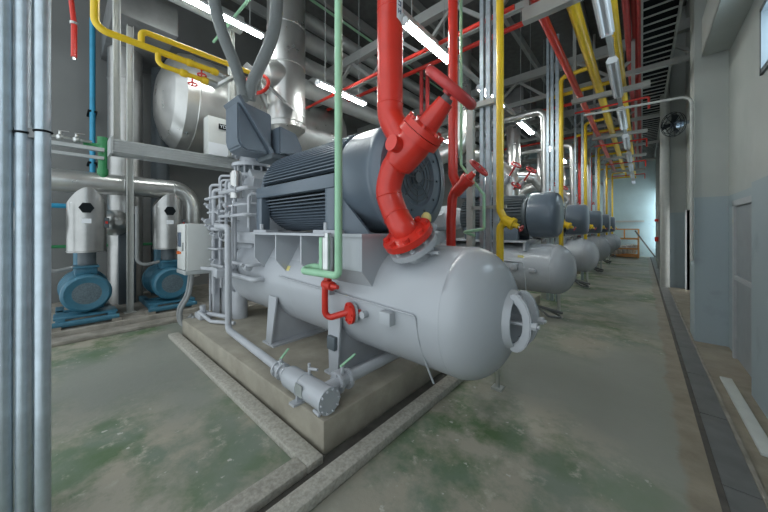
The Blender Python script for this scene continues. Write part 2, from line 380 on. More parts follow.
# manway on the dome
mw = MB().lathe((-.76, Y1, VZ), (1, 0, 0), [(.045, .215), (.08, .205), (.098, .197), (.10, .19), (.096, .18), (-.06, .172)], 44, False, False).build('manway_ring', 'vessel', root)
mc = MB().lathe((-.82, Y1, VZ), (1, 0, 0), [(0, .172), (.02, .15), (.04, .08), (.045, .0)], 30).build('manway_cover', 'strut', root)  # darker grey paints the shade inside the manway cavity
for s in (-1, 1):
    yk = MB(); y = Y1 + s * .085; h = .028
    o_ = [(-.68, .20), (-.63, .195), (-.585, .15), (-.555, .07), (-.55, 0)]; i_ = [(-.605, 0), (-.61, .06), (-.635, .115), (-.67, .145), (-.70, .15)]
    poly = [(a, y - h, VZ + b_) for a, b_ in o_] + [(a, y - h, VZ - b_) for a, b_ in o_[-2::-1]] + [(a, y - h, VZ - b_) for a, b_ in i_[::-1]] + [(a, y - h, VZ + b_) for a, b_ in i_[1:]]
    yk.prism(poly, (0, 2 * h, 0)); bmesh.ops.recalc_face_normals(yk.bm, faces=yk.bm.faces[:])
    bmesh.ops.bevel(yk.bm, geom=yk.bm.edges[:], offset=.008, segments=2, affect='EDGES')
    yo = yk.build('manway_yoke', 'vessel', root)
    MB().cyl((-.80, y, VZ), (-.505, y, VZ), .012, 8).cyl((-.553, y, VZ), (-.52, y, VZ), .026, 6).build('clamp_bolt', 'vesseld', yo)
# saddles
for x in (-3.26, -2.12):
    p = MB(); hw = .55 if x < -3 else .5
    arc = [(x, Y1 + VR * 1.0 * math.sin(q), VZ - VR * 1.0 * math.cos(q)) for q in [math.radians(v) for v in range(72, -73, -8)]]
    p.prism([(x, Y1 - hw, PT), (x, Y1 + hw, PT)] + arc, (.025, 0, 0))
    sd = p.build('saddle', 'vesseld', root)
    MB().prism([(x - .06, Y1 - hw, PT), (x + .06, Y1 - hw, PT), (x + .10, Y1 - .5, VZ - VR * .28), (x - .08, Y1 - .5, VZ - VR * .28)], (0, -.02, 0)).build('saddle_flange', 'vessel', sd)
    MB().box(x - .12, x + .14, Y1 - hw - .03, Y1 + hw + .03, PT, PT + .02).build('base_plate', 'vesseld', sd)
MB().box(-2.17, -2.06, 1.645, 1.685, .50, .62, .005).build('name_plate', 'motordark', root)
# deck frame that carries the motor
dk = MB().box(-3.6, -1.64, 1.58, 2.85, 1.535, 1.56)
dko = dk.build('deck_plate', 'vessel', root)
def rib(x, y0=1.6, mat='vessel'):
    return MB().prism([(x, y0, 1.535), (x, y0, 1.26), (x, Y1 - VR * .9, VZ + VR * .30), (x, Y1 + VR * .9, VZ + VR * .30), (x, 2.8, 1.26), (x, 2.8, 1.535)], (.022, 0, 0)).build('deck_rib', mat, root)
for x in (-3.56, -3.04, -2.54, -2.16, -1.68): rib(x)
MB().prism([(-2.16, 1.60, 1.535), (-2.16, 1.60, 1.26), (-2.16, Y1 - VR * .9, VZ + VR * .30), (-2.16, Y1 - VR * .88, VZ + VR * .36), (-2.16, 1.62, 1.27), (-2.16, 1.62, 1.535)], (.48, 0, 0)).build('deck_side_panel', 'vessel', root)
MB().prism([(-3.56, 1.95, 1.535), (-3.56, 1.97, 1.535), (-3.56, 1.78, 1.2), (-3.56, 1.76, 1.2)], (1.4, 0, 0)).build('deck_back_panel', 'vesseld', root)
MB().cyl((-2.08, 1.594, 1.46), (-2.08, 1.625, 1.46), .035, 16).build('lifting_hole', 'motordark', root)
# nozzle under the red flange (leans towards the aisle's near side)
NB = V((-1.352, 1.944, 1.385)); ND = V((-.12, -.58, .80)).normalized()
NF = NB + ND * .205
MB().cyl(NB - ND * .12, NF - ND * .09, .105, 28).build('nozzle', 'vessel', root)
nf = flange(MB(), NF - ND * .095, ND, .20, .045, 8, .02); nf.bolts(NF - ND * .05, ND, .165, .013, .16, 8); nf.build('nozzle_flange', 'vesseld', root)
MB().cyl(NF - ND * .075, NF - ND * .026, .13, 28).build('gasket', 'strut', root)
# sensor boxes and thin conduit on the near side
ys = Y1 - VR
MB().box(-1.50, -1.39, ys - .065, ys + .05, .875, .975, .008).build('terminal_box', 'vessel', root)
MB().box(-2.20, -2.10, ys - .07, ys + .08, 1.0, 1.10, .008).build('terminal_box', 'vessel', root)
MB().tube([(-3.1, ys - .012, 1.06), (-1.2, ys - .012, .985), (-1.19, ys + .02, .80), (-1.19, ys + .13, .58), (-1.19, ys + .22, .42)], .008, .03, 8).build('capillary_line', 'vessel', root)
MB().cyl((-1.70, ys + .02, .90), (-1.70, ys - .05, .90), .03, 14).build('plug', 'vessel', root)
MB().obox(V((-3.0, Y1 - (VR + .002) * math.cos(.42), VZ + (VR + .002) * math.sin(.42))), V((.08, .004, .055)), M.Rotation(-.42, 3, 'X')).build('yellow_sticker', 'yellowtag', root)
# drain leg
MB().tube([(-1.08, 2.93, .01), (-1.08, 2.93, .62), (-1.08, 2.62, .80)], .022, .06, 10).box(-1.13, -1.03, 2.88, 2.98, 0.0, .02).build('support_leg', 'steel', root)
# small valves by the flange
vz = MB().cyl((-1.33, 2.12, VZ + VR - .01), (-1.33, 2.12, VZ + VR + .16), .022, 10).cyl((-1.33, 2.12, 1.53), (-1.26, 2.02, 1.53), .018, 10).ball((-1.33, 2.12, 1.62), .035)
vz.cyl((-1.22, 1.95, 1.40), (-1.22, 1.90, 1.50), .016, 8).cyl((-1.24, 1.9, 1.42), (-1.14, 1.9, 1.42), .012, 8).build('instrument_valve', 'vesseld', root)
MB().ball((-1.35, 2.05, 1.69), .045, 2, (1, 1, 1.2)).build('wrapped_gauge', 'yellowtag', root)

# motor
root = thing('electric_motor', 'large dark blue-grey electric motor on top of the nearest vessel', 'motor', (-2.6, Y1, 1.56))
MB().lathe((-2.08, Y1, MZ), (1, 0, 0), [(-.02, MR - .06), (0, MR - .005), (.03, MR), (.36, MR), (.40, MR + .022), (.47, MR + .022), (.53, MR - .01), (.545, MR - .06), (.55, MR - .12)], 64, True, False).build('fan_cowl', 'motor', root, 40)
fg = MB().lathe((-1.54, Y1, MZ), (1, 0, 0), [(.0, MR - .11), (.004, .27), (-.02, .25), (-.03, .2), (-.03, 0.001)], 48, False, True).build('fan_cover_plate', 'motor', root)
gr = MB()
for R in (.22, .17, .12, .07): gr.torus((-1.545, Y1, MZ), (1, 0, 0), R, .006, 36, 6)
for k in range(8):
    q = k * PI / 4; gr.cyl((-1.545, Y1, MZ), (-1.545, Y1 + .25 * math.cos(q), MZ + .25 * math.sin(q)), .006, 6)
gr.cyl((-1.56, Y1, MZ), (-1.53, Y1, MZ), .05, 20).bolts((-1.535, Y1, MZ), (1, 0, 0), .32, .012, .02, 10)
gr.build('fan_grille', 'motordark', fg)
# finned body
fb = MB().lathe((-3.58, Y1, MZ), (1, 0, 0), [(0, .36), (.02, MR - .06), (1.52, MR - .06)], 48)
fb.build('motor_body', 'black', root)  # black body puts the shade between the fins into the colour
fn = MB()
for k in range(77):
    q = math.radians(-70 + k * 320 / 76.0)
    if -8 < math.degrees(q) - 180 < 14 or -14 < math.degrees(q) < 8: continue
    ca, sa = math.cos(q), math.sin(q)
    c = V((-2.83, Y1 + ca * (MR - .03), MZ + sa * (MR - .03)))
    fn.obox(c, V((1.42, .075, .012)), M.Rotation(q, 3, 'X'))
fn.build('cooling_fin', 'motor', root, 0)['kind'] = 'stuff'
MB().lathe((-3.62, Y1, MZ), (1, 0, 0), [(0, .40), (.015, MR - .02), (.07, MR - .005), (.09, MR - .02)], 48).build('end_shield', 'motor', root)
for s in (-1, 1):
    yy = Y1 + s * .50
    fr = MB().box(-3.6, -2.06, yy - .06, yy + .06, MZ - .10, MZ + .03, .015).box(-3.6, -3.46, yy - .055, yy + .055, 1.58, MZ - .1, .01).box(-2.2, -2.06, yy - .055, yy + .055, 1.58, MZ - .1, .01)
    f = fr.build('side_rail', 'motor', root)
    for xa, xb in ((-3.62, -3.3), (-2.35, -2.02)): MB().box(xa, xb, yy - .08, yy + .08, 1.56, 1.59).cyl(((xa + xb) / 2, yy - .05, 1.585), ((xa + xb) / 2, yy - .05, 1.66), .025, 8).build('mounting_foot', 'vesseld', f)
MB().prism([(-2.06, 1.72, 1.56), (-1.75, 1.78, 1.56), (-2.06, 1.72, 1.9)], (0, .03, 0)).build('gusset', 'motor', root)
# terminal box: wedge with a diagonal lid and a second flat box
tb = MB().prism([(-3.97, 1.42, 3.13), (-3.97, 1.42, 2.68), (-3.97, 1.45, 2.60), (-3.97, 1.53, 2.555), (-3.97, 1.83, 2.57)], (.38, 0, 0))
bmesh.ops.bevel(tb.bm, geom=tb.bm.edges[:], offset=.018, segments=2, affect='EDGES')
tbo = tb.build('terminal_box', 'motor', root)
MB().prism([(-3.99, 1.40, 3.17), (-3.99, 1.43, 3.19), (-3.99, 1.865, 2.57), (-3.99, 1.83, 2.545)], (.45, 0, 0)).build('box_flange', 'motor', tbo)
ld = MB().prism([(-3.95, 1.44, 3.15), (-3.95, 1.84, 3.08), (-3.95, 1.85, 2.60)], (.36, 0, 0)); bmesh.ops.bevel(ld.bm, geom=ld.bm.edges[:], offset=.015, segments=2, affect='EDGES'); ld.build('box_lid', 'motor', tbo)
sb = MB().prism([(-3.95, 1.875, 2.92), (-3.95, 2.12, 2.87), (-3.95, 2.22, 2.68), (-3.95, 2.16, 2.60), (-3.95, 1.875, 2.56)], (.5, 0, 0)); bmesh.ops.bevel(sb.bm, geom=sb.bm.edges[:], offset=.015, segments=2, affect='EDGES'); sb.build('side_box', 'motor', tbo)
MB().box(-3.9, -3.5, 1.8, 2.35, 2.50, 2.57, .01).build('box_base', 'motordark', tbo)

# screw compressor left of the motor
root = thing('screw_compressor', 'light grey screw compressor casing left of the nearest motor', 'compressor', (-4.6, Y1, 1.4))
cb = MB().lathe((-5.2, Y1, 1.98), (1, 0, 0), [(0, .2), (.0, .33), (.06, .36), (.10, .36), (.10, .30), (.55, .34), (.6, .4), (.68, .4), (.68, .34), (.95, .34), (1.0, .40), (1.08, .40), (1.1, .26), (1.5, .24), (1.75, .2)], 40)
cb.build('casing', 'vessel', root)
MB().prism([(-4.75, 1.80, 1.56), (-4.15, 1.80, 1.56), (-4.15, 1.80, 1.75), (-4.0, 1.80, 2.3), (-4.15, 1.80, 2.45), (-4.4, 1.80, 2.25), (-4.6, 1.80, 2.2)], (0, .7, 0)).build('coupling_housing', 'vessel', root)
MB().box(-5.45, -3.66, 1.75, 2.65, 1.40, 1.56, .02).build('bed_plate', 'vesseld', root)
MB().box(-5.1, -4.2, 1.85, 2.5, .9, 1.4, .05).build('discharge_box', 'vessel', root)
sv = MB(); c = V((-4.45, 2.0, -.14))
sv.lathe(c + V((0, 0, 2.2)), (0, 0, 1), [(0, .27), (.18, .27), (.2, .24), (.32, .2), (.36, .2)], 32)
sv.build('suction_housing', 'vessel', root)
c = V((-4.42, 1.98, 0))
MB().cyl(c + V((0, 0, 2.2)), c + V((0, 0, 2.8)), .185, 28).build('suction_neck', 'vessel', root)
for z in (2.38, 2.54, 2.70):
    flange(MB(), c + V((0, 0, z)), (0, 0, 1), .30, .045, 14, .018).build('suction_flange', 'vessel', root)
MB().cyl(c + V((0, 0, 2.40)), c + V((0, 0, 2.52)), .22, 28).build('gap_shade_ring', 'motordark', root)  # dark ring paints the shade in the gap between the flanges
MB().bolts(c + V((0, 0, 2.46)), (0, 0, 1), .255, .014, .16, 14).build('stud_bolts', 'vesseld', root)
bl = MB(); flange(bl, (-4.62, 1.78, 2.22), (.3, -.9, .2), .16, .04, 8, .012); bl.cyl((-4.62, 1.78, 2.22), (-4.7, 2.0, 2.18), .12, 20).build('side_cover', 'vesseld', root)
wh = MB().torus((-4.62, 1.62, 1.52), (.4, -.9, 0), .085, .009, 26, 6).cyl((-4.62, 1.62, 1.52), (-4.66, 1.78, 1.52), .012, 8)
for k in range(3): wh.cyl((-4.62, 1.62, 1.52), V((-4.62, 1.62, 1.52)) + V((.9 * math.cos(k * 2.1), .4 * math.cos(k * 2.1), math.sin(k * 2.1))) * .085, .006, 6)
wh.build('hand_wheel', 'vesseld', root)

# small-bore oil piping in front of the compressor
root = thing('oil_pipework', 'cluster of thin light grey oil pipes and valves left of the nearest vessel', 'pipework', (-4.9, 1.6, .24))
def pipe(pts, r, mat='vesseld', rad=.05, name='pipe'): return MB().tube(pts, r, rad, 10).build(name, mat, root)
for x, y, z0, z1, r in ((-5.15, 1.62, .3, 2.3, .022), (-5.05, 1.72, .5, 2.45, .018), (-4.95, 1.6, .6, 2.2, .03), (-4.82, 1.66, .7, 2.35, .016), (-4.74, 1.62, 1.0, 2.1, .02), (-5.22, 1.75, .3, 2.0, .018)):
    pipe([(x, y, z0), (x, y, z1), (x + .3, y + .25, z1)], r)
for x, y, z0, z1, r in ((-4.45, 1.60, .9, 2.3, .02), (-4.3, 1.66, 1.0, 2.2, .026), (-4.12, 1.56, 1.1, 1.95, .016), (-3.75, 1.62, 1.62, 2.05, .02)):
    pipe([(x, y, z0), (x, y, z1), (x + .15, y + .3, z1)], r)
for z, x0, x1, y, r in ((2.12, -4.6, -3.7, 1.56, .028), (1.92, -4.5, -3.8, 1.58, .016), (1.78, -4.6, -3.7, 1.55, .022), (1.15, -4.4, -3.6, 1.56, .022), (.98, -4.3, -3.5, 1.58, .03), (2.08, -5.3, -4.5, 1.58, .02), (1.86, -5.25, -4.6, 1.6, .018), (1.60, -5.3, -4.62, 1.56, .03), (1.30, -5.2, -4.7, 1.55, .016), (1.05, -5.1, -4.3, 1.58, .022), (1.72, -5.2, -4.5, 1.63, .014)):
    pipe([(x0, y + .1, z), (x0, y, z), (x1, y, z), (x1, y + .3, z)], r)
for k, (x, y, z) in enumerate(((-4.2, 1.56, 1.80), (-4.0, 1.56, 2.12), (-4.35, 1.57, 1.94), (-3.7, 1.57, 1.12), (-5.1, 1.55, 1.72), (-4.95, 1.55, 1.62), (-4.8, 1.57, 1.50), (-4.72, 1.6, 1.85), (-5.02, 1.56, 1.95), (-4.9, 1.6, 1.1), (-4.4, 1.6, 1.03), (-4.25, 1.62, .98))):
    v = MB(); v.cyl((x - .06, y, z), (x + .06, y, z), .032, 10).cyl((x, y, z), (x, y - .07, z + .04), .02, 8).ball((x, y, z), .045, 2); flange(v, (x + .06, y, z), (1, 0, 0), .045, .02, 6, .006).build('stop_valve', 'vesseld', root)
MB().cyl((-4.15, 1.62, 2.02), (-4.15, 1.62, 2.36), .075, 24).cyl((-4.15, 1.62, 2.36), (-4.15, 1.62, 2.39), .06, 24).build('strainer_can', 'clad', root)
MB().box(-5.05, -4.62, 1.72, 1.80, .25, 1.3, .01).build('support_post', 'vesseld', root)
MB().bar((-4.9, 1.42, 1.02), (-4.25, 1.42, 1.06), .03, .04).box(-4.36, -4.2, 1.40, 1.60, .95, 1.06, .01).box(-4.19, -4.16, 1.38, 1.5, .95, 1.05, .004).build('bracket_arm', 'vesseld', root)
MB().cyl((-4.9, 1.9, .25), (-4.9, 1.9, .7), .14, 24).cyl((-4.6, 1.85, .25), (-4.6, 1.85, .66), .11, 24).build('oil_pot', 'vesseld', root)
oil_root = root

# vertical + horizontal oil return pipe with filter pot
root = thing('oil_filter', 'light grey horizontal filter pot at the front corner of the concrete plinth', 'filter', (-1.95, 1.42, .19))
fy, fz = 1.30, .36
MB().lathe((-2.24, fy, fz), (1, 0, 0), [(0, .05), (0, .075), (.04, .088), (.22, .088), (.225, .094), (.24, .094), (.245, .088), (.53, .088), (.535, .096), (.56, .096), (.56, 0)], 36).build('filter_body', 'vessel', root)
MB().bolts((-1.68, fy, fz), (1, 0, 0), .08, .008, .03, 10).build('cover_bolts', 'vesseld', root)
MB().box(-2.03, -1.96, fy - .12, fy + .14, .25, .268).box(-2.00, -1.985, fy - .08, fy + .08, .268, .33).build('mounting_bracket', 'vesseld', root)
MB().box(-1.99, -1.90, fy - .092, fy - .085, fz - .03, fz + .06).build('name_plate', 'strut', root)
v = MB(); flange(v, (-2.33, fy, fz), (1, 0, 0), .07, .02, 4, .01); flange(v, (-2.41, fy, fz), (1, 0, 0), .07, .02, 4, .01); v.box(-2.40, -2.34, fy - .05, fy + .05, fz - .05, fz + .05, .01).cyl((-2.37, fy, fz), (-2.37, fy, fz + .1), .015, 8)
v.cyl((-2.41, fy, fz), (-2.28, fy, fz), .05, 16)
vo = v.build('inlet_valve', 'vesseld', root)
MB().bar((-2.37, fy, fz + .10), (-2.45, fy + .12, fz + .13), .02, .008).build('green_lever', 'green', vo)
v = MB(); v.cyl((-1.80, fy, fz + .02), (-1.80, fy + .3, fz + .02), .05, 16); flange(v, (-1.80, fy + .17, fz + .02), (0, 1, 0), .08, .02, 4, .01); flange(v, (-1.80, fy + .27, fz + .02), (0, 1, 0), .08, .02, 4, .01); v.box(-1.89, -1.79, fy + .17, fy + .27, fz - .03, fz + .08, .01).cyl((-1.80, fy + .22, fz), (-1.80, fy + .22, fz + .14), .016, 8)
vo = v.build('outlet_valve', 'vesseld', root)
MB().bar((-1.80, fy + .2, fz + .14), (-1.80, fy + .36, fz + .19), .022, .008).build('green_lever', 'green', vo)
MB().cyl((-1.98, fy + .03, fz + .07), (-1.98, fy + .03, fz + .17), .012, 8).cyl((-1.98, fy + .03, fz + .13), (-1.91, fy + .06, fz + .13), .012, 8).build('vent_cock', 'vesseld', root)
MB().cyl((-1.80, fy - .05, .268), (-1.72, fy - .06, .268), .012, 8).cyl((-1.80, fy - .04, .28), (-1.80, fy - .0, .30), .016, 8).build('drain_cock', 'vesseld', root)
MB().tube([(-1.80, fy + .3, fz + .02), (-1.80, 2.3, fz + .02), (-1.80, 2.6, .6)], .045, .1, 14).build('outlet_pipe', 'vesseld', root)

o = MB().tube([(-4.7, 1.56, 1.66), (-4.3, 1.43, 1.64), (-3.88, 1.42, 1.62), (-3.88, 1.42, .34), (-3.6, 1.40, .34), (-2.36, 1.305, .36)], .038, .07, 14)
tag(o.build('oil_return_pipe', 'vesseld'), 'light grey pipe dropping then running along the plinth edge to the filter pot', 'pipe')
o = MB().tube([(-4.2, 1.62, .30), (-4.6, 1.45, .28), (-4.95, 1.40, .36)], .025, .05, 12)
root = thing('hose_fitting', 'grey valve block with short pipe at the left end of the plinth', 'valve', (-4.8, 1.45, .24))
o.build('pipe', 'vesseld', root)
v = MB().box(-5.1, -4.85, 1.38, 1.55, .25, .34, .02).cyl((-4.95, 1.45, .3), (-4.95, 1.45, .45), .04, 12).cyl((-4.85, 1.5, .33), (-4.5, 1.62, .33), .03, 10)
v.build('valve_body', 'vesseld', root)

# ================================================================= red discharge pipe with stop valve
PYv = 1.78
root = thing('red_discharge_pipe', 'thick red pipe with large angled stop valve rising from the nearest vessel', 'pipe', (NF.x, NF.y, NF.z))
rf = MB(); rf.lathe(NF - ND * .025, ND, [(0, .205), (.05, .205), (.05, .15), (.075, .11)], 40); rfo = rf.build('pipe_flange', 'red', root)
_, fa, fb_ = frame_of(ND)
for k in range(8):
    p = NF + (fa * math.cos(k * PI / 4) + fb_ * math.sin(k * PI / 4)) * .165
    MB().cyl(p + ND * .02, p + ND * .055, .026, 6).build('bolt', 'red', rfo)
pts = [NF, NF + ND * .08, at(395, 213, Y=1.79), at(388.5, 190, Y=PYv), at(395, 166, Y=PYv), at(408, 153, Y=PYv)]
# smooth through points
def spline(P, n=8):
    P = [V(p) for p in P]; P = [P[0] * 2 - P[1]] + P + [P[-1] * 2 - P[-2]]; out = []
    for i in range(1, len(P) - 2):
        for k in range(n):
            t = k / n; a, b, c, d = P[i - 1], P[i], P[i + 1], P[i + 2]
            out.append(.5 * ((2 * b) + (c - a) * t + (2 * a - 5 * b + 4 * c - d) * t * t + (-a + 3 * b - 3 * c + d) * t ** 3))
    out.append(P[-2]); return out
lo = MB().tube(spline(pts), .104, 0, 28).build('lower_bend', 'red', root)
sp = spline(pts)
for k in (14, 22):
    MB().torus(sp[k], sp[k + 1] - sp[k - 1], .103, .006, 32, 6).build('weld_seam', 'red', lo)
vb = at(409, 150, Y=PYv); VA = V((.72, .05, .69)).normalized()
MB().lathe(vb - VA * .14, VA, [(0, .115), (.03, .125), (.18, .135), (.24, .13)], 36).ball(vb - VA * .07, .125, 3).cyl(vb, vb + V((-.02, -.19, .02)), .06, 24).build('valve_body', 'red', root)
bn = MB().lathe(vb + VA * .10, VA, [(0, .13), (.0, .165), (.055, .165), (.055, .13), (.06, .13), (.06, .165), (.105, .16), (.12, .085), (.26, .068), (.32, .06), (.32, .02)], 36).build('valve_bonnet', 'red', root)
_, ba, bb = frame_of(VA)
for k in range(8):
    p = vb + VA * .16 + (ba * math.cos(k * PI / 4 + .3) + bb * math.sin(k * PI / 4 + .3)) * .145
    MB().cyl(p, p + VA * .065, .016, 6).build('bolt', 'red', bn)
wc = at(451, 88, Y=PYv + .03)
MB().cyl(vb + VA * .38, wc, .022, 12).lathe(vb + VA * .40, VA, [(0, .05), (.05, .04), (.05, 0)], 16).build('stem', 'plate', root)
hw = MB().torus(wc, VA, .185, .034, 48, 14)
hwo = hw.build('hand_wheel', 'redd', root)
sp_ = MB()
for k in range(4): sp_.cyl(wc - VA * .02, wc + (ba * math.cos(k * PI / 2 + .5) + bb * math.sin(k * PI / 2 + .5)) * .18, .016, 8)
sp_.lathe(wc - VA * .05, VA, [(0, .035), (.06, .04), (.06, 0)], 16).build('spoke', 'redd', hwo)
ux = at(390, 105, Y=PYv)
up = MB().tube([(ux.x, PYv, 6.6), (ux.x, PYv, ux.z - .1), (vb - VA * .01)], .103, .22, 28).build('riser', 'red', root)
for z, r_ in ((ux.z, .006), (3.35, .004)): MB().torus((ux.x, PYv, z), (0, 0, 1), .102, r_, 32, 6).build('weld_seam', 'red', up)
# curved white label on the riser with a column of blue lettering
lb = MB(); rr = .1055; ang0 = math.radians(-20); ang1 = math.radians(25)
g0 = [[V((ux.x + rr * math.cos(ang0 + (ang1 - ang0) * k / 8), PYv + rr * math.sin(ang0 + (ang1 - ang0) * k / 8), z)) for k in range(9)] for z in (3.24, 4.2)]
g0[0] = [p + V((0, 0, -.005 * k)) for k, p in enumerate(g0[0])]
va = [[lb.bm.verts.new(p) for p in r] for r in g0]
for k in range(8): lb.bm.faces.new((va[0][k], va[0][k + 1], va[1][k + 1], va[1][k]))
lbo = lb.build('pipe_label', 'label', up)
tx = MB(); random.seed(3)
for k in range(14):
    z = 3.30 + k * .06; q = math.radians(-4)
    c = V((ux.x + .107 * math.cos(q), PYv + .107 * math.sin(q), z)); rt = M.Rotation(q, 3, 'Z')
    for dz, dy, hz, hy in random.choice((((0, -.012, .035, .007), (0, .012, .035, .007), (.0, 0, .007, .024)), ((0, -.012, .035, .007), (.015, .004, .007, .03)), ((-.015, 0, .007, .03), (.015, 0, .007, .03), (0, .012, .03, .007)))):
        tx.obox(c + rt @ V((0, dy, dz)), V((.002, hy, hz)), rt)
tx.build('lettering', 'ink', lbo, 0)

# second red riser with valve, behind the nearest vessel
root = thing('red_riser_pipe', 'slim red riser pipe with tilted valve, behind the nearest dome and beside the green pipe', 'pipe', (-1.75, 3.25, .5))
rx, ry = at(453, 100, Y=3.25).x, 3.25
zt = at(453, 175, Y=ry).z; zb = at(453, 208, Y=ry).z
lx = at(451, 215, Y=ry).x
MB().tube([(rx, ry, 6.6), (rx, ry, zt), (rx + .06, ry, zt - .14)], .058, .1, 18).build('riser', 'red', root)
MB().tube([(rx + .06, ry, zt - .14), (lx + .02, ry, zt - .28), (lx, ry, zb - .15), (lx, ry, .0)], .058, .1, 18).build('lower_pipe', 'red', root)
valve_on(root, (rx + .03, ry, zt - .22), (.75, 0, .66), .058, 'red', 'redd', .12, .40)

# ================================================================= green pipe and relief line
root = thing('green_pipe', 'pale green vertical pipe with a flat loop at the side of the nearest vessel', 'pipe', (-1.96, 1.6, 1.2))
gx = at(338.5, 270, Y=1.48).x; gz = at(338.5, 276, Y=1.48).z
lp = at(305, 272, Y=1.48)
MB().tube([(gx, 1.48, 6.6), (gx, 1.48, gz), (lp.x, 1.45, gz + .0), (lp.x, 1.555, gz + .03), (lp.x + .26, 1.56, gz + .03)], .031, .045, 16).build('pipe_run', 'green', root)
root = thing('relief_valve', 'silver cylinder relief valve between green loop and red elbow', 'valve', (-2.2, 1.74, 1.1))
rvx = lp.x + .26
MB().cyl((rvx, 1.535, gz - .02), (rvx, 1.535, gz + .30), .048, 20).cyl((rvx, 1.535, gz + .30), (rvx, 1.535, gz + .34), .03, 14).build('valve_body', 'steel', root)
MB().cyl((rvx - .075, 1.535, gz + .02), (rvx - .075, 1.535, gz + .30), .03, 14).build('sight_tube', 'green', root)
root = thing('red_valve_pipe', 'small red elbow pipe with red valve and flange on the nearest vessel side', 'pipe', (-1.95, 1.6, .8))
q0 = at(325, 287, Y=1.53); q1 = at(325, 319, Y=1.56); q2 = at(349, 312, Y=1.66)
MB().tube([q0 + V((0, .04, .06)), q0, q1, q2, q2 + V((.12, .03, .01))], .028, .05, 14).build('pipe_run', 'red', root)
MB().cyl(q0 + V((-.03, .02, .02)), q0 + V((.10, .0, .02)), .04, 14).cyl(q0 + V((.10, 0, .02)), q0 + V((.17, 0, .02)), .026, 12, .018).cyl(q0 + V((0, .03, .0)), q0 + V((0, .03, .10)), .035, 14).build('valve_body', 'red', root)
fx = V((q2.x + .03, 1.64, q2.z)); fd = V((.30, .95, 0)).normalized()
flange(MB(), fx, fd, .092, .022, 6, .01).build('pipe_flange', 'red', root)
f2 = MB(); flange(f2, fx + fd * .03, fd, .088, .022, 6, .01); f2.cyl(fx, fx + fd * .16, .03, 14).build('mating_flange', 'vesseld', root)

# thin green pipes behind
o = MB().tube([at(461, 60, Y=3.4) + V((0, 0, 2.0)), at(461, 165, Y=3.4), at(484, 195, Y=3.4), at(484, 229, Y=3.4), at(464, 232, Y=3.4), at(464, 232, Y=3.4) + V((0, .3, -.05))], .018, .03, 10)
tag(o.build('green_branch_pipe', 'green'), 'thin pale green pipe bending around the slim red riser valve', 'pipe')

# ================================================================= flexible conduits up from terminal box
top = V((-3.95, 1.75, 3.36))
def px(x, y, Y): return at(x, y, Y=Y)
for k, (P, lab) in enumerate((
    ([(243, 99, 1.72), (241, 84, 1.72), (234, 62, 1.62), (225, 40, 1.52), (218, 18, 1.45), (213, -6, 1.40), (210, -30, 1.36)], 'left of two thick grey flexible conduits above the terminal box'),
    ([(250, 100, 1.82), (252, 84, 1.82), (260, 66, 1.84), (269, 46, 1.86), (275, 24, 1.88), (277, 0, 1.9), (277, -30, 1.92)], 'right of two thick grey flexible conduits, bent, above the terminal box'))):
    tag(MB().tube(spline([px(*p) for p in P], 6), .078, 0, 18).build('flexible_conduit', 'hose'), lab, 'conduit', 'flexible conduits of the big motor')
o = MB().tube(spline([px(258, 90, 1.95), px(266, 50, 1.95), px(271, 20, 1.97), px(272, -20, 2.0)], 6), .025, 0, 10)
tag(o.build('silver_cable', 'steel'), 'thin silver armoured cable beside the right flexible conduit', 'cable')

# ================================================================= suction pipe (clad) with elbow
sx, sy, sr = -5.25, 3.0, .36
root = thing('clad_suction_pipe', 'wide shiny clad vertical pipe with elbow above the nearest compressor', 'pipe', (sx, sy, 3.2))
MB().lathe((sx, sy, 3.40), (0, 0, 1), [(0, .2), (.16, sr), (ZC - 3.4, sr)], 40).build('riser_cladding', 'clad', root)
for z in (4.75, 5.5, 3.66): MB().torus((sx, sy, z), (0, 0, 1), sr, .012, 40, 6).build('joint_band', 'clad', root)
MB().tube([(sx, sy, 3.64), (sx, sy, 3.3), (sx + .15, 2.5, 3.2), (-4.45, 2.0, 3.0), (-4.45, 2.0, 2.7)], .2, .25, 28, 5).build('elbow_cladding', 'clad', root)
MB().lathe((sx, sy, 4.55), (-.2, -1, -.2), [(0, .34), (.30, .34), (.40, .30), (.47, .18), (.49, 0)], 32).build('tee_cladding', 'clad', root)
q = [at(243, 66, Y=2.3), at(284, 103, Y=2.5), at(281, 100, Y=2.5), at(247, 62, Y=2.3)]
MB().prism(q, (-.3, .45, .05)).build('support_plate', 'plate', root)
root = thing('suction_stop_valve', 'red hand wheel valve behind the flexible conduits', 'valve', (-4.4, 2.4, 3.3))
wcen = at(257, 84, Y=2.3)
MB().torus(wcen, (.6, -.7, .3), .2, .03, 36, 10).build('hand_wheel', 'red', root)
MB().cyl(wcen, wcen + V((-.35, .35, -.2)), .04, 12).build('stem', 'steel', root)
# big clad drum behind the yellow pipes
root = thing('clad_drum', 'huge dull silver insulated drum with domed end, behind the yellow pipes', 'tank', (-7.45, 3.2, 3.2))
dr = 1.02
MB().lathe((-7.45, 1.85, 4.3), (0, -1, 0), [(0, dr), (.02, dr), (.2, dr * .96), (.36, dr * .8), (.48, dr * .5), (.53, dr * .2), (.54, 0)], 40, False).build('domed_end', 'clad', root, 20)
MB().cyl((-7.45, 1.85, 4.3), (-7.45, 5.6, 4.3), dr, 40).build('drum_cladding', 'clad', root)
MB().torus((-7.45, 1.85, 4.3), (0, 1, 0), dr, .015, 40, 6).build('joint_band', 'clad', root)
MB().box(-8.3, -6.6, 3.6, 3.75, 3.1, 3.4).build('cradle', 'beam', root)

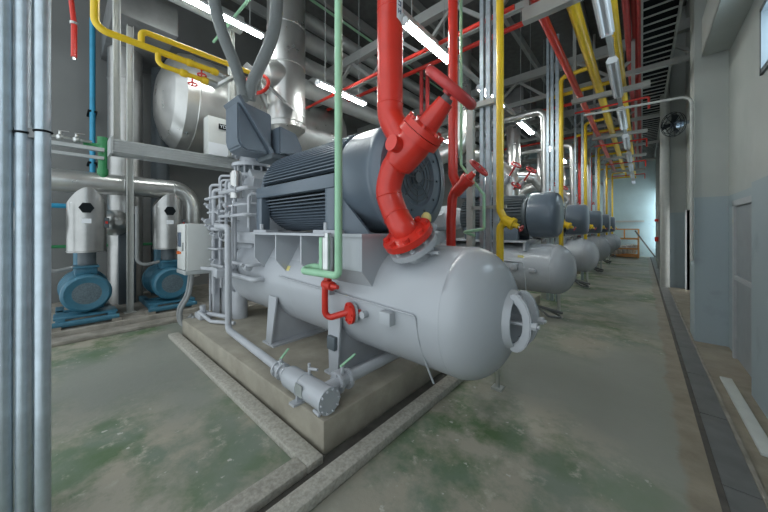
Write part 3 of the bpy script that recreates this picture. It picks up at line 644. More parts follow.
# ================================================================= left side: tray, posts, cabinet
root = thing('cable_tray', 'pale grey ribbed cable tray running along the left side at head height', 'cable tray', (-6.2, 1.5, 2.78))
tr = MB().box(-6.42, -6.05, .55, 4.2, 2.80, 2.815).box(-6.42, -6.4, .55, 4.2, 2.78, 3.0).build('tray_bed', 'tray', root)
rb = MB()
for k in range(5): rb.box(-6.055, -6.035, .55, 4.2, 2.79 + k * .042, 2.805 + k * .042)
rb.box(-6.07, -6.05, .55, 4.2, 2.79, 2.99).build('side_rail', 'tray', root)
MB().box(-6.45, -6.03, .53, .56, 2.76, 3.02).build('end_plate', 'tray', root)
root = thing('white_cabinet', 'white wall box with small black display beside the blue-grey terminal box', 'cabinet', (-5.95, 1.97, 2.99))
c0, c1 = at(208, 155, X=-6.0), at(224, 119, X=-6.0)
MB().box(-6.25, -6.0, c0.y, c0.y + .36, 2.99, c1.z, .01).build('box_body', 'white', root)
MB().box(-6.0, -5.99, c0.y + .01, c0.y + .35, 2.99, 3.22).build('lower_panel', 'label', root)
dsp = MB().box(-6.0, -5.985, c0.y + .18, c0.y + .33, 3.50, 3.60).build('display', 'black', root)
fc = bpy.data.curves.new('display_text', 'FONT'); fc.body = 'YD'; fc.size = .085; fc.align_x = 'CENTER'; fc.align_y = 'CENTER'; fc.extrude = .001
fo = bpy.data.objects.new('display_text', fc); C.objects.link(fo)
dg = bpy.context.evaluated_depsgraph_get(); me = bpy.data.meshes.new_from_object(fo.evaluated_get(dg)); bpy.data.objects.remove(fo)
me.transform(M.Translation(V((-5.983, c0.y + .255, 3.55)) - root.location) @ M.Rotation(PI / 2, 4, 'Z') @ M.Rotation(PI / 2, 4, 'X')); me.materials.append(MT['label'])
to = bpy.data.objects.new('display_text', me); C.objects.link(to); to.parent = dsp
for (x, y, z0, z1, lab) in ((-6.8, .85, .12, 5.9, 'tall pale steel post standing between the two blue pumps'), (-6.25, .62, 2.81, 5.9, 'pale hanger post above the left end of the cable tray'), (-6.0, 2.25, 3.0, 5.6, 'pale hanger post right of the white box above the cable tray')):
    w_ = .05
    tag(MB().box(x - w_, x + w_, y - .045, y - .035, z0, z1).box(x - w_, x + w_, y + .035, y + .045, z0, z1).box(x - .006, x + .006, y - .04, y + .04, z0, z1).box(x - w_ * 1.6, x + w_ * 1.6, y - .08, y + .08, z0, z0 + .012).build('steel_post', 'post', None, 0), lab, 'post', 'pale steel posts by the left wall')
# valve manifold on a strut at far left
root = thing('valve_manifold', 'row of small steel valves on a pale strut beside the blue pipe', 'valve manifold', (-7.2, .2, 2.9))
MB().box(-7.0, -6.9, -.7, .53, 2.93, 2.99).box(-7.0, -6.95, -.7, .53, 2.80, 2.85).build('strut_rail', 'tray', root)
mp = MB().cyl((-6.95, -.7, 3.07), (-6.95, .38, 3.07), .025, 10); mp.build('pipe', 'steel', root)
for y in (-.45, -.2, .02, .2):
    MB().cyl((-6.95, y, 3.07), (-6.95, y, 3.16), .016, 8).ball((-6.95, y, 3.07), .05).bar((-6.95, y - .02, 3.17), (-6.95, y + .1, 3.18), .02, .01).build('cock', 'steel', root)
root = thing('green_fitting', 'deep green plastic pipe tee at the left end of the cable tray', 'pipe', (-7.1, .45, 2.4))
MB().tube([(-7.05, .28, 3.02), (-7.05, .52, 3.02), (-7.05, .52, 2.40)], .06, .05, 14).cyl((-7.05, .52, 2.98), (-7.05, .52, 3.2), .07, 14).cyl((-7.05, .52, 2.55), (-7.05, .52, 2.65), .075, 14).build('tee_pipe', 'dgreen', root)
root = thing('blue_pipe', 'thin bright blue vertical pipe on the left wall under the yellow pipe', 'pipe', (-8.3, .44, 2.2))
MB().tube([(-8.4, .47, 5.9), (-8.4, .47, 2.05), (-8.4, -.8, 2.05)], .045, .08, 12).build('pipe_run', 'blue', root)
for z in (2.95, 4.0): MB().box(-8.78, -8.36, .40, .54, z - .02, z + .02).build('pipe_clip', 'black', root)
root = thing('sprinkler_drop', 'thin red sprinkler pipe hanging over the far left corner', 'pipe', (-7.2, .2, 4.0))
h0 = at(74, 60, X=-7.0)
MB().tube([h0 + V((0, -.1, ZC - h0.z)), h0 + V((0, -.05, 1.2)), h0 + V((0, 0, .6))], .035, .3, 10).cyl(h0 + V((0, 0, .6)), h0 + V((0, 0, .05)), .038, 10).build('drop_pipe', 'red', root)
MB().cyl(h0 + V((0, 0, .05)), h0, .02, 8).build('sprinkler_head', 'steel', root)
MB().cyl(h0 + V((0, 0, .58)), h0 + V((0, 0, .62)), .052, 10).build('union_ring', 'steel', root)
# yellow gas pipes at left, z about 4
root = thing('yellow_pipe_manifold', 'yellow pipe coming down at top left and branching into three runs', 'pipe', (-5, 1.0, 3.85))
YX = -5.0
MB().tube([(YX, .30, 6.1), (YX, .30, 4.06), (YX, 1.68, 4.06)], .043, .12, 16).build('main_run', 'yellow', root)
MB().tube([(YX, .74, 4.06), (YX, .74, 4.25), (YX, 1.9, 4.27), (YX, 2.3, 4.27)], .038, .07, 14).build('upper_branch', 'yellow', root)
MB().tube([(YX, .92, 4.06), (YX, .92, 3.88), (YX, 1.50, 3.87)], .034, .07, 14).build('lower_branch', 'yellow', root)
for y, z in ((1.30, 4.06), (1.62, 4.06), (1.22, 3.875), (1.50, 3.87)):
    MB().lathe((YX, y - .05, z), (0, 1, 0), [(0, .04), (.02, .053), (.08, .053), (.1, .04)], 14).build('union', 'yellow', root)
for y, z in ((1.45, 4.05), (1.33, 3.87)):
    hwm = MB().torus((YX + .02, y, z - .12), (0, 0, 1), .055, .012, 18, 6).cyl((YX, y, z), (YX, y, z - .13), .012, 8); hwm.build('hand_wheel', 'red', root)
MB().cyl((YX, 1.68, 4.06), (YX, 1.86, 4.04), .05, 12).cyl((YX, 1.52, 3.87), (YX, 1.66, 3.86), .05, 12).bar((YX - .3, 1.72, 3.95), (YX + .3, 1.86, 4.0), .05, .05).build('steel_coupling', 'steel', root)
# vertical clad duct on left wall
root = thing('clad_duct', 'dull silver clad vertical duct against the left wall', 'duct', (-7.85, .95, .12))
MB().cyl((-7.9, .92, .12), (-7.9, .92, 6.1), .27, 36).build('duct_cladding', 'clad_shaded', root)
for z in (3.3, 4.6): MB().torus((-7.9, .92, z), (0, 0, 1), .27, .012, 36, 6).build('joint_band', 'clad_shaded', root)
o = MB().cyl((-8.2, 1.55, .12), (-8.2, 1.55, 6.1), .17, 28); tag(o.build('dark_duct', 'motordark'), 'dark vertical duct right of the silver clad duct', 'duct')
# header pipe + elbow
root = thing('clad_header_pipe', 'shiny silver horizontal header pipe with elbow, above the two blue pumps', 'pipe', (-7.15, .6, 1.9))
MB().tube([(-7.15, -1.4, 2.40), (-7.15, 1.85, 2.40), (-7.15, 1.85, .6)], .185, .33, 36, 10).build('pipe_cladding', 'clad', root)
for y in (.8, 1.55): MB().torus((-7.15, y, 2.40), (0, 1, 0), .185, .008, 36, 6).build('joint_band', 'clad', root)
# pumps
def pump(y, lab, first=None):
    r = thing('water_pump', lab, 'pump', (-6.8, y, .12), 'blue pumps on the raised slab')
    px_, z = -6.42, .60
    MB().lathe((px_ - .62, y, z), (1, 0, 0), [(0, .22), (.04, .25), (.42, .25), (.42, .285), (.58, .29), (.61, .275), (.625, .25), (.61, .165)], 36, True, False).build('motor_body', 'pump', r)
    cv = MB().lathe((px_ - .01, y, z), (1, 0, 0), [(-.02, .17), (.0, .168), (.004, .1), (.006, 0)], 36).build('fan_cover', 'pumpd', r)
    MB().bolts((px_ + .005, y, z), (1, 0, 0), .24, .01, .02, 6).build('screws', 'pump', cv)
    MB().box(px_ - .5, px_ - .2, y - .13, y + .13, z + .26, z + .40, .02).box(px_ - .55, px_ - .15, y - .15, y + .15, z + .38, z + .41, .01).build('terminal_box', 'pump', r)
    vl = MB().lathe((px_ - .98, y, z), (1, 0, 0), [(0, .1), (0, .26), (.05, .31), (.2, .31), (.25, .24), (.36, .2)], 32); vl.cyl((px_ - .85, y, z), (px_ - .85, y, z + .62), .13, 20)
    vl.build('pump_casing', 'pump', r)
    bf = MB()
    for s in (-1, 1): bf.box(px_ - 1.1, px_ + .06, y + s * .28 - .05, y + s * .28 + .05, .17, .26, .01)
    bf.cyl((px_ + .06, y - .36, .19), (px_ + .06, y + .36, .19), .045, 12).box(px_ - .7, px_ - .6, y - .33, y + .33, .17, .26).box(px_ - .35, px_ + .02, y - .35, y + .35, .25, .285, .008)
    bf.build('base_frame', 'pump', r)
    for s in (-1, 1): MB().box(px_ - .12, px_ + .10, y + s * .33 - .06, y + s * .33 + .06, .12, .17).build('foot_pad', 'conc', r)
    return r
def strainer(y, lab):
    r = thing('clad_strainer', lab, 'strainer', (-6.9, y, 1.18), 'silver clad cylinders over the blue pumps')
    x, R = -6.88, .235
    b_ = MB(); n = 40
    b_.ring_faces([[V((x + R * math.cos(2 * PI * k / n), y + R * math.sin(2 * PI * k / n), 1.22)) for k in range(n)],
                   [V((x + R * math.cos(2 * PI * k / n), y + R * math.sin(2 * PI * k / n), 2.27 - 4.7 * (R * math.sin(2 * PI * k / n)) ** 2)) for k in range(n)]], True, True)
    b_.build('cladding', 'clad_shaded', r)
    MB().torus((x, y, 1.24), (0, 0, 1), R, .01, 36, 6).build('joint_band', 'clad_shaded', r)
    d_ = V((.99, -.07, 0)).normalized()
    MB().lathe(V((x, y, 1.94)) + d_ * (R - .02), d_, [(0, .09), (.05, .09), (.05, 0)], 6).build('inspection_port', 'black', r)
    c_ = V((x, y, 1.73)) + d_ * R
    MB().obox(c_, V((.012, .11, .075)), M.Rotation(math.atan2(d_.y, d_.x), 3, 'Z')).build('paper_label', 'label', r)
    MB().bar(V((x, y - .19, 2.02)) + V((.12, 0, 0)), V((x, y - .19, 1.92)) + V((.12, 0, 0)), .02, .02).bar((x + .14, y - .19, 2.02), (x + .2, y - .06, 2.02), .012, .012).build('handle', 'steel', r)
    sw = MB().box(x + .06, x + .13, y + .19, y + .26, 1.62, 1.79, .006).build('switch_box', 'motordark', r)
    MB().box(x + .13, x + .137, y + .21, y + .24, 1.69, 1.73).build('red_mark', 'red', sw)
    MB().cyl((x, y, 1.0), (x, y, 1.22), .11, 20).build('inlet_neck', 'motordark', r)
    return r
pump(.30, 'left blue pump motor on the raised slab, beside the tall conduits')
pump(1.40, 'right blue pump motor on the raised slab, beside the control cabinet')
strainer(.32, 'left silver clad cylinder with black port, above the left blue pump')
strainer(1.42, 'right silver clad cylinder with black port, above the right blue pump')
for k, (y, lab) in enumerate(((-.15, 'grey cable hose curving into the left blue pump motor'), (.92, 'grey cable hose curving down the post into the right blue pump motor'))):
    e = y + .30
    tag(MB().tube([(-6.62, y, 2.0), (-6.62, y, 1.02), (-6.62, y + .12, .96), (-6.65, e + .02, 1.0)], .028, .12, 10).build('pump_hose', 'hose2'), lab, 'hose')
for k, (y, lab) in enumerate(((.72, 'silver clad cone pipe between the pumps, behind the post'), (-.35, 'silver clad cone pipe left of the left pump'))):
    tag(MB().lathe((-7.6, y, 1.72), (1, 0, 0), [(0, .25), (.35, .2), (.55, .12), (.6, .05), (.6, 0)], 28).build('clad_reducer', 'clad'), lab, 'pipe', 'clad cone pipes between the pumps')
tag(MB().box(-8.5, -7.6, .78, 1.05, .12, 1.9, .02).build('dark_tank', 'motordark'), 'dark upright box behind the post between the two pumps', 'tank')
tag(MB().tube([(-7.9, -1.2, 1.28), (-7.9, 2.0, 1.28)], .03, 0, 10).build('green_wall_pipe', 'dgreen'), 'thin dark green pipe behind the blue pumps', 'pipe')

# control cabinet
root = thing('control_cabinet', 'pale grey control cabinet with small screen, right of the blue pumps', 'cabinet', (-5.25, 1.55, .9))
ca, cbm = at(187, 281, X=-5.0), at(212, 281, X=-5.0)
cy0, cy1 = ca.y, cbm.y
MB().box(-5.42, -5.0, cy0, cy1, .98, 1.68, .01).build('cabinet_body', 'white', root)
cd_ = MB().box(-5.415, -5.02, cy0 - .025, cy0 - .003, .99, 1.67, .008).build('cabinet_door', 'white', root)
MB().box(-5.36, -5.2, cy0 - .035, cy0 - .02, 1.33, 1.55, .004).build('screen', 'screen', cd_)
MB().box(-5.10, -5.07, cy0 - .05, cy0 - .02, 1.27, 1.40, .008).build('door_handle', 'steel', cd_)
MB().cyl((-5.3, cy0 - .02, 1.24), (-5.3, cy0 - .055, 1.24), .024, 14).cyl((-5.22, cy0 - .02, 1.24), (-5.22, cy0 - .045, 1.24), .018, 14).build('push_button', 'orange', cd_)
MB().box(-5.44, -4.98, cy0 - .03, cy1 + .02, .92, .98, .01).build('base_flange', 'tray', root)
MB().box(-5.05, -4.97, cy1 + .02, cy1 + .1, .25, 1.7).build('support_post', 'vesseld', root)
for k, (dx, lab) in enumerate(((0, 'front grey hose hanging below the control cabinet'), (.12, 'rear grey hose hanging below the control cabinet'))):
    P = [(-5.30 + dx, cy0 + .12, .92), (-5.32 + dx, cy0 + .08, .6), (-5.36 + dx, cy0 - .02, .35), (-5.3 + dx, cy0 + .0, .14), (-5.2 + dx, cy0 + .12, .27)]
    tag(MB().tube(spline(P, 6), .026, 0, 10).build('cabinet_hose', 'hose2'), lab, 'hose', 'hoses below the control cabinet')

# near-left galvanised conduits
lx = [(4, .050, 1.62), (19, .030, 1.58), (31, .026, 1.60), (43, .034, 1.60)]
root0 = []
for i, (x, r, t_) in enumerate(((3, .036, 1.56), (23, .030, 1.60), (33, .027, 1.66), (43, .030, 1.58))):
    xr = (x - 384) / FOC
    p = V(((-math.sin(YAW) + math.cos(YAW) * xr) * t_, (math.cos(YAW) + math.sin(YAW) * xr) * t_, 0))
    tag(MB().cyl((p.x, p.y, 0), (p.x, p.y, 6.1), r, 28).build('steel_conduit', 'galv'), ['outermost galvanised conduit at the left picture edge', 'second galvanised conduit from the left picture edge', 'third galvanised conduit, slimmest, from the left picture edge', 'galvanised conduit nearest the green floor, right of the bundle'][i], 'conduit', 'tall galvanised conduits at the left')
    root0.append(p)
root = thing('conduit_clamp', 'dark strap clamps holding the galvanised conduits together', 'clamp', root0[1] + V((0, 0, 2.4)))
za = 1.6 + 1.6 * (229 - 133) / 290
for p, r in ((root0[1], .032), (root0[3], .032)):
    MB().torus((p.x, p.y, za), (0, 0, 1), r, .006, 28, 8).build('strap', 'black', root)
sm = (root0[1] + root0[3]) / 2
bk = V((-1, .05, 0)).normalized() * .06
MB().bar(root0[0] + bk + V((0, 0, za)), root0[3] + bk + V((0, 0, za)), .04, .05).build('strut_rail', 'plate', root)

# ================================================================= overhead
# mains along the aisle
tag(MB().tube([(-.69, -2.5, 4.60), (-.69, 19.8, 4.60)], .075, 0, 20).build('yellow_main_pipe', 'yellow'), 'thick yellow overhead pipe running down the aisle, left of the lamp rail', 'pipe')
tag(MB().tube([(-.285, -2.5, 4.50), (-.285, 20.5, 4.50)], .052, 0, 16).build('yellow_main_pipe', 'yellow'), 'slimmer yellow overhead pipe running down the aisle, right of the lamp rail', 'pipe')
tag(MB().tube([(-1.03, -2.5, 4.55), (-1.03, 19, 4.55)], .058, 0, 16).build('red_main_pipe', 'red'), 'red overhead pipe running down the aisle, left of the yellow ones', 'pipe')
for i, (x, z, r, lab) in enumerate(((-.20, 5.3, .05, 'left of the dark red pipes high beside the ladder tray'), (-.10, 5.35, .045, 'middle of the dark red pipes high beside the ladder tray'), (-.03, 5.28, .04, 'right of the dark red pipes high, next to the ladder tray'))):
    tag(MB().tube([(x, -2.5, z), (x, 21, z)], r, 0, 12).build('fire_pipe', 'redd'), lab, 'pipe', 'dark red pipes beside the ladder tray')
for i, (y, z) in enumerate(((3.82, 4.40), (5.11, 5.0), (9.0, 4.9), (12.3, 4.9))):
    tag(MB().tube([(-7.5, y, z), (-1.2 if i == 0 else -.5, y, z)], .03 if i == 0 else .043, 0, 12).build('red_cross_pipe', 'red'), ['red pipe crossing under the roof, nearest of the crossing ones', 'red pipe crossing under the roof, second of the crossing ones', 'red pipe crossing under the roof, third of the crossing ones', 'red pipe crossing under the roof, farthest of the crossing ones'][i], 'pipe', 'red pipes crossing under the roof')
# trapeze supports
for i, y in enumerate((4.0, 7.5, 11.0, 14.5, 18.0)):
    r = thing('pipe_support', 'grey steel trapeze support under the overhead pipes, %s from the camera' % ['nearest', 'second', 'third', 'fourth', 'fifth'][i], 'support', (-.55, y, 4.2), 'pipe supports over the aisle')
    MB().box(-1.15, .12, y - .05, y + .05, 4.25 if i == 0 else 4.33, 4.42).build('cross_beam', 'beam', r)
    for x in (-1.1, -.13): MB().box(x - .03, x + .03, y - .03, y + .03, 4.42, ZC).build('hanger', 'beam', r)
    if i: MB().tube([(-1.12, y + .16, 4.18), (.1, y + .16, 4.18), (.1, y + .16, 3.95)], .02, .03, 8).build('red_conduit', 'red', r)
# ladder tray
root = thing('ladder_tray', 'long dark grey cable ladder tray under the roof beside the right wall', 'cable tray', (.2, 9, 5.1))
for x in (0, .46): MB().box(x - .015, x + .015, -2, 20.5, 5.1, 5.22).build('side_rail', 'strut', root)
rg = MB()
for k in range(90): rg.box(0, .46, -2 + k * .25, -1.975 + k * .25, 5.11, 5.13)
rg.build('rung', 'strut', root, 0)['kind'] = 'stuff'
MB().box(-.02, .48, -2, 20.5, 5.27, 5.285).build('tray_cover', 'black', root)
MB().tube([(.17, -1, 5.15), (.17, 5.2, 5.15)], .012, 0, 8).build('cable', 'white', root)
# lamp rail with unlit lamps
lr = MB().box(-.35, -.29, 1.5, 21, 4.055, 4.12)
for k in range(6): lr.box(-.325, -.315, 1.9 + 3.6 * k, 1.91 + 3.6 * k, 4.1, ZC)
tag(lr.build('lamp_rail', 'beam', None, 0), 'long grey steel rail carrying the white lamps over the aisle', 'rail')
def lamp(name, x, y, z, L, along='Y', lit=True, lab='', grp='', w_=.075):
    r = thing(name, lab, 'light', (x, y, z), grp)
    h = MB().prism([(x - w_ * .55, y - L / 2, z + .06), (x + w_ * .55, y - L / 2, z + .06), (x + w_, y - L / 2, z), (x - w_, y - L / 2, z)], (0, L, 0)).build('lamp_housing', 'unlit', r, 0)
    for s in (-1, 1):
        MB().cyl((x + s * w_ * .45, y - L / 2 + .02, z - .014), (x + s * w_ * .45, y + L / 2 - .02, z - .014), .017, 10).build('tube', 'lamp' if lit else 'label', r)
    for e in (-1, 1): MB().box(x - w_ * .8, x + w_ * .8, y + e * (L / 2 - .02) - .015, y + e * (L / 2 - .02) + .015, z - .03, z).build('end_cap', 'unlit', r)
    if lit:
        for e in (-1, 1): MB().cyl((x, y + e * L * .35, z + .06), (x, y + e * L * .35, ZC), .008, 6).build('hanger', 'strut', r)
    return r
for i in range(8):
    y = 3.75 + 2.25 * i
    lamp('aisle_lamp', -.32, y, 4.0, 1.5, lit=False, lab='unlit white lamp fitting over the aisle, %s from the camera' % ['nearest', 'second', 'third', 'fourth', 'fifth', 'sixth', 'seventh', 'eighth'][i], grp='unlit lamps on the aisle rail')
rowA = [(-2.32, 3.6), (-2.32, 5.95), (-2.32, 8.3), (-2.32, 10.65), (-2.32, 13.0), (-2.32, 15.4), (-2.32, 17.8), (-2.32, 20.2)]  # last lamp of the row is added to brighten the far wall
for i, (x, y) in enumerate(rowA):
    lamp('fluorescent_lamp', x, y, 4.3, 1.22, lab='lit fluorescent lamp, %s in the row right of the thick red pipe' % ['nearest', 'second', 'third', 'fourth', 'fifth', 'sixth', 'seventh', 'added as farthest'][i], grp='lit fluorescent lamps under the roof')
for i, (x, y, lab) in enumerate(((-4.48, 3.8, 'lit fluorescent lamp behind the pale green vertical pipe'), (-5.3, 1.73, 'lit fluorescent lamp at the top left, over the yellow pipes'), (-4.48, 8.4, 'lit fluorescent lamp in the rear middle, beyond the big motor'), (-4.48, 12.8, 'lit fluorescent lamp far back, over the distant motors'), (-4.48, 19.5, 'added lit fluorescent lamp farthest back on the left'))):  # the last one is added for more light at the far end
    lamp('fluorescent_lamp', x, y, 5.2 if i == 1 else 4.3, 1.65 if i == 1 else 1.25, lab=lab, grp='lit fluorescent lamps under the roof')
tag(MB().box(-2.36, -2.28, 2.4, 20, 4.36, 4.42).build('lamp_rail', 'post', None, 0), 'beige steel rail above the lit lamps right of the red pipe', 'rail')
# clad pipes under the roof along the hall
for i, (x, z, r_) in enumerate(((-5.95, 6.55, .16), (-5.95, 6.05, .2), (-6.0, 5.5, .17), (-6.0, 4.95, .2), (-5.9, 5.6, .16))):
    tag(MB().cyl((x, -.59 * x if i < 4 else -2, z), (x, 21.5 if i < 4 else 2.4, z), r_, 22).build('roof_pipe', 'clad_lit' if i < 4 else 'strut'), '%s pale clad pipe of four under the roof behind green riser' % ['topmost', 'second from the top', 'third from the top', 'lowest'][i] if i < 4 else 'grey pipe along the roof at the top left, below the lit lamp', 'pipe')
tag(MB().cyl((-5.5, 3.3, 6.7), (-5.5, 18, 6.7), .03, 10).build('green_roof_pipe', 'green'), 'thin green pipe along the roof above the pale clad pipes', 'pipe')
tag(MB().cyl((-6.5, 2.1, 5.40), (-3.0, 2.1, 5.40), .025, 10).build('green_cross_pipe', 'green'), 'thin green pipe crossing under the roof behind the green riser', 'pipe')
root = thing('red_hanger_pipes', 'pair of thin dark red vertical pipes behind the big red hand wheel', 'pipe', at(425, 110, Y=5.5))
for x in (421.5, 427.5):
    p = at(x, 115, Y=5.5); MB().cyl(p, at(x, 70, Y=5.5), .045, 10).build('pipe', 'redd', root)
# duct boxes up in the roof
for i, (x0, x1, y0, y1, z0, z1, lab) in enumerate(((-8.6, -6.5, .6, 1.5, 5.2, 5.8, 'big grey sheet duct under the roof above the yellow pipes'), (-3.6, -2.4, 8.4, 9.6, 4.9, 5.5, 'grey sheet duct under the roof over the second motor'))):
    tag(MB().box(x0, x1, y0, y1, z0, z1, .02).build('air_duct', 'plate'), lab, 'duct')

# ================================================================= UNITS 2-6 (one prototype each, copied)
U = 6.0
ORD = ['second', 'third', 'fourth', 'fifth', 'sixth']
def proto_vessel():
    r = thing('separator_vessel', '', 'pressure vessel', (-2.6, U, .2), 'light grey vessels along the aisle')
    z, R = .875, .45
    MB().lathe((-4.3, U, z), (1, 0, 0), [(0, R), (3.12, R)], 48, False, False).build('shell', 'vessel', r)
    MB().lathe((-1.18, U, z), (1, 0, 0), [(0, R)] + [(.33 * math.sin(PI / 2 * k / 12), R * math.cos(PI / 2 * k / 12)) for k in range(13)], 48, False, True).build('end_dome', 'vessel', r, 60)
    MB().lathe((-4.3, U, z), (-1, 0, 0), [(0, R)] + [(.28 * math.sin(PI / 2 * k / 12), R * math.cos(PI / 2 * k / 12)) for k in range(13)], 48, False, True).build('end_dome', 'vessel', r, 60)
    MB().torus((-1.18, U, z), (1, 0, 0), R - .002, .006, 48, 6).build('weld_seam', 'vessel', r)
    for x in (-3.1, -2.0):
        arc = [(x, U + R * math.sin(q), z - R * math.cos(q)) for q in [math.radians(v) for v in range(62, -63, -8)]]
        MB().prism([(x, U - .55, .2), (x, U + .55, .2)] + arc, (.04, 0, 0)).build('saddle', 'vesseld', r)
    MB().cyl((-1.12, U, 0), (-1.12, U, z - R + .12), .026, 10).box(-1.18, -1.06, U - .06, U + .06, 0, .015).build('support_leg', 'steel', r)
    MB().box(-3.2, -1.55, U - .42, U + .42, 1.36, 1.39).box(-1.62, -1.58, U - .38, U + .38, 1.2, 1.36).box(-2.4, -2.36, U - .38, U + .38, 1.2, 1.36).box(-3.15, -3.11, U - .38, U + .38, 1.2, 1.36).build('deck_plate', 'vesseld', r)
    yy = U - R
    MB().box(-1.80, -1.68, yy - .05, yy + .06, .86, .97, .008).build('terminal_box', 'vessel', r)
    MB().box(-1.5, -1.38, yy - .05, yy + .06, .84, .90, .008).build('name_plate', 'vesseld', r)
    MB().tube([(-2.4, yy, 1.02), (-1.6, yy + .002, 1.0), (-1.57, yy + .01, .8), (-1.57, yy + .08, .5)], .008, .03, 8).build('capillary_line', 'vessel', r)
    MB().box(-1.70, -1.60, yy + .045, yy + .055, 1.08, 1.12).build('yellow_sticker', 'yellowtag', r)
    MB().tube([(-1.9, U - .5, .22), (-1.5, U - .45, .34), (-1.2, U - .40, .1), (-1.0, U - .2, .06), (-1.3, U, .12)], .018, .1, 8).tube([(-2.0, U - .45, .4), (-1.4, U - .4, .25), (-1.05, U - .1, .12)], .025, .1, 8).build('drain_hose', 'plate', r)
    return r
def proto_motor():
    r = thing('electric_motor', '', 'motor', (-2.2, U, 1.39), 'blue-grey motors along the aisle')
    z, R = 1.86, .42
    MB().lathe((-1.57, U, z), (1, 0, 0), [(0, R - .03), (.02, R), (.36, R), (.43, R - .02), (.47, R - .07), (.475, .0)], 44).build('fan_cowl', 'motor', r, 40)
    MB().lathe((-2.9, U, z), (1, 0, 0), [(0, .3), (.02, R - .07), (1.3, R - .07)], 36).build('motor_body', 'motordark', r)
    fn = MB()
    for k in range(40):
        q = 2 * PI * k / 40; fn.obox(V((-2.26, U + math.cos(q) * (R - .05), z + math.sin(q) * (R - .05))), V((1.2, .06, .01)), M.Rotation(q, 3, 'X'))
    fn.build('cooling_fin', 'motordark', r, 0)['kind'] = 'stuff'
    for s in (-1, 1): MB().box(-2.75, -1.7, U + s * .36 - .05, U + s * .36 + .05, 1.39, 1.62, .01).build('mounting_foot', 'motor', r)
    MB().box(-2.9, -2.45, U - .3, U + .1, z + R - .03, z + R + .25, .02).build('terminal_box', 'motor', r)
    return r
def proto_comp():
    r = thing('screw_compressor', '', 'compressor', (-3.8, U, 1.3), 'light grey compressors along the aisle')
    MB().lathe((-4.5, U, 1.84), (1, 0, 0), [(0, .2), (0, .32), (.08, .34), (.12, .28), (.6, .3), (.65, .36), (.75, .36), (.76, .28), (1.2, .3), (1.6, .18)], 32).build('casing', 'vessel', r)
    MB().box(-4.4, -3.4, U - .35, U + .35, 1.3, 1.56, .02).build('bed_plate', 'vesseld', r)
    s = MB().cyl((-3.9, U - .1, 2.0), (-3.9, U - .1, 2.5), .2, 24); flange(s, (-3.9, U - .1, 2.4), (0, 0, 1), .27, .05, 10, .014); flange(s, (-3.9, U - .1, 2.5), (0, 0, 1), .27, .05, 10, .014)
    s.cyl((-3.4, U - .2, 1.7), (-3.4, U - .35, 1.95), .12, 16); s.build('suction_flange', 'vesseld', r)
    return r
def proto_suction():
    r = thing('clad_elbow_pipe', '', 'pipe', (-3.4, U, 2.5), 'silver clad elbow pipes over the compressors')
    MB().tube([(-3.9, U - .1, 2.55), (-3.9, U - .1, 3.2), (-3.1, U + .2, 3.5), (-3.1, U + .2, 5.9)], .2, .3, 24).build('pipe_cladding', 'clad', r)
    MB().tube([(-2.25, U + .95, 2.15), (-2.25, U + .95, 2.75), (-2.7, U + .8, 3.3), (-3.1, U + .3, 3.3)], .16, .2, 20).build('branch_cladding', 'clad', r)
    for dx, dy, dz in ((1.08, .55, 2.98), (1.30, .85, 2.88), (1.0, .8, 2.58)):
        c = V((-3.1 + dx, U + dy, dz)); w_ = MB().torus(c, (.6, -.3, .7), .1, .02, 22, 8).cyl(c, c - V((.6, -.3, .7)) * .3, .02, 8)
        w_.build('hand_wheel', 'redd', r); MB().cyl(c - V((.6, -.3, .7)) * .28, c - V((.6, -.3, .7)) * .5, .06, 14).build('valve_body', 'vessel', r)
    return r
def proto_riser():
    r = thing('clad_riser_pipe', '', 'pipe', (-1.68, U + 1.5, 1.0), 'silver clad riser pipes by the aisle')
    MB().tube([(-5.0, U + 1.5, 4.35), (-1.68, U + 1.5, 4.35), (-1.68, U + 1.5, 0)], .085, .2, 20).build('pipe_cladding', 'clad', r)
    return r
def proto_yellow(y):
    r = thing('yellow_drop_pipe', '', 'pipe', (-1.3, y, .7), 'yellow vertical pipes by the aisle')
    rr = .043
    MB().tube([(-1.3, y - .85, 1.05), (-1.3, y, 1.05), (-1.3, y, 1.62), (-1.235, y, 1.70), (-1.3, y, 1.83), (-1.3, y, 4.85), (-.69, y - .12, 4.85), (-.69, y - .12, 4.6)], rr, .09, 16).build('pipe_run', 'yellow', r)
    MB().lathe((-1.26, y, 1.72), V((.75, -.05, -.4)), [(0, .055), (.1, .06), (.1, .075), (.14, .075), (.14, .035), (.2, .03)], 16).build('valve_bonnet', 'yellow', r)
    MB().cyl((-1.12, y - .01, 1.645), (-1.05, y - .015, 1.605), .011, 8).build('stem', 'steel', r)
    MB().torus((-1.05, y - .015, 1.605), V((.75, -.05, -.4)), .035, .01, 18, 6).build('hand_wheel', 'redd', r)
    return r
def proto_branch():
    r = thing('yellow_branch_pipe', '', 'pipe', (-1.7, U + 1.35, 4.0), 'yellow branch pipes reaching over the aisle')
    y = U + 1.55
    MB().tube([(-.285, y, 4.5), (-.285, y, 4.62), (-1.62, y, 4.62), (-1.62, y, 3.9)], .04, .09, 14).build('pipe_run', 'yellow', r)
    return r
def proto_struts(y):
    out = []
    for k, (x, w_, nm) in enumerate(((-1.40, .034, 'nearest the yellow pipe'), (-1.50, .03, 'in the middle'), (-1.585, .026, 'farthest from the yellow pipe'))):
        o = MB(); o.box(x - w_, x + w_, y + .12, y + .128, 0, 5.9).box(x - w_, x - w_ + .008, y + .12, y + .17, 0, 5.9).box(x + w_ - .008, x + w_, y + .12, y + .17, 0, 5.9)
        out.append((o.build('steel_upright', 'galv', None, 0), nm))
        tag(out[-1][0], 'galvanised steel upright %s, first group behind the nearest dome' % nm, 'upright', 'galvanised uprights beside the yellow pipes')
    return out
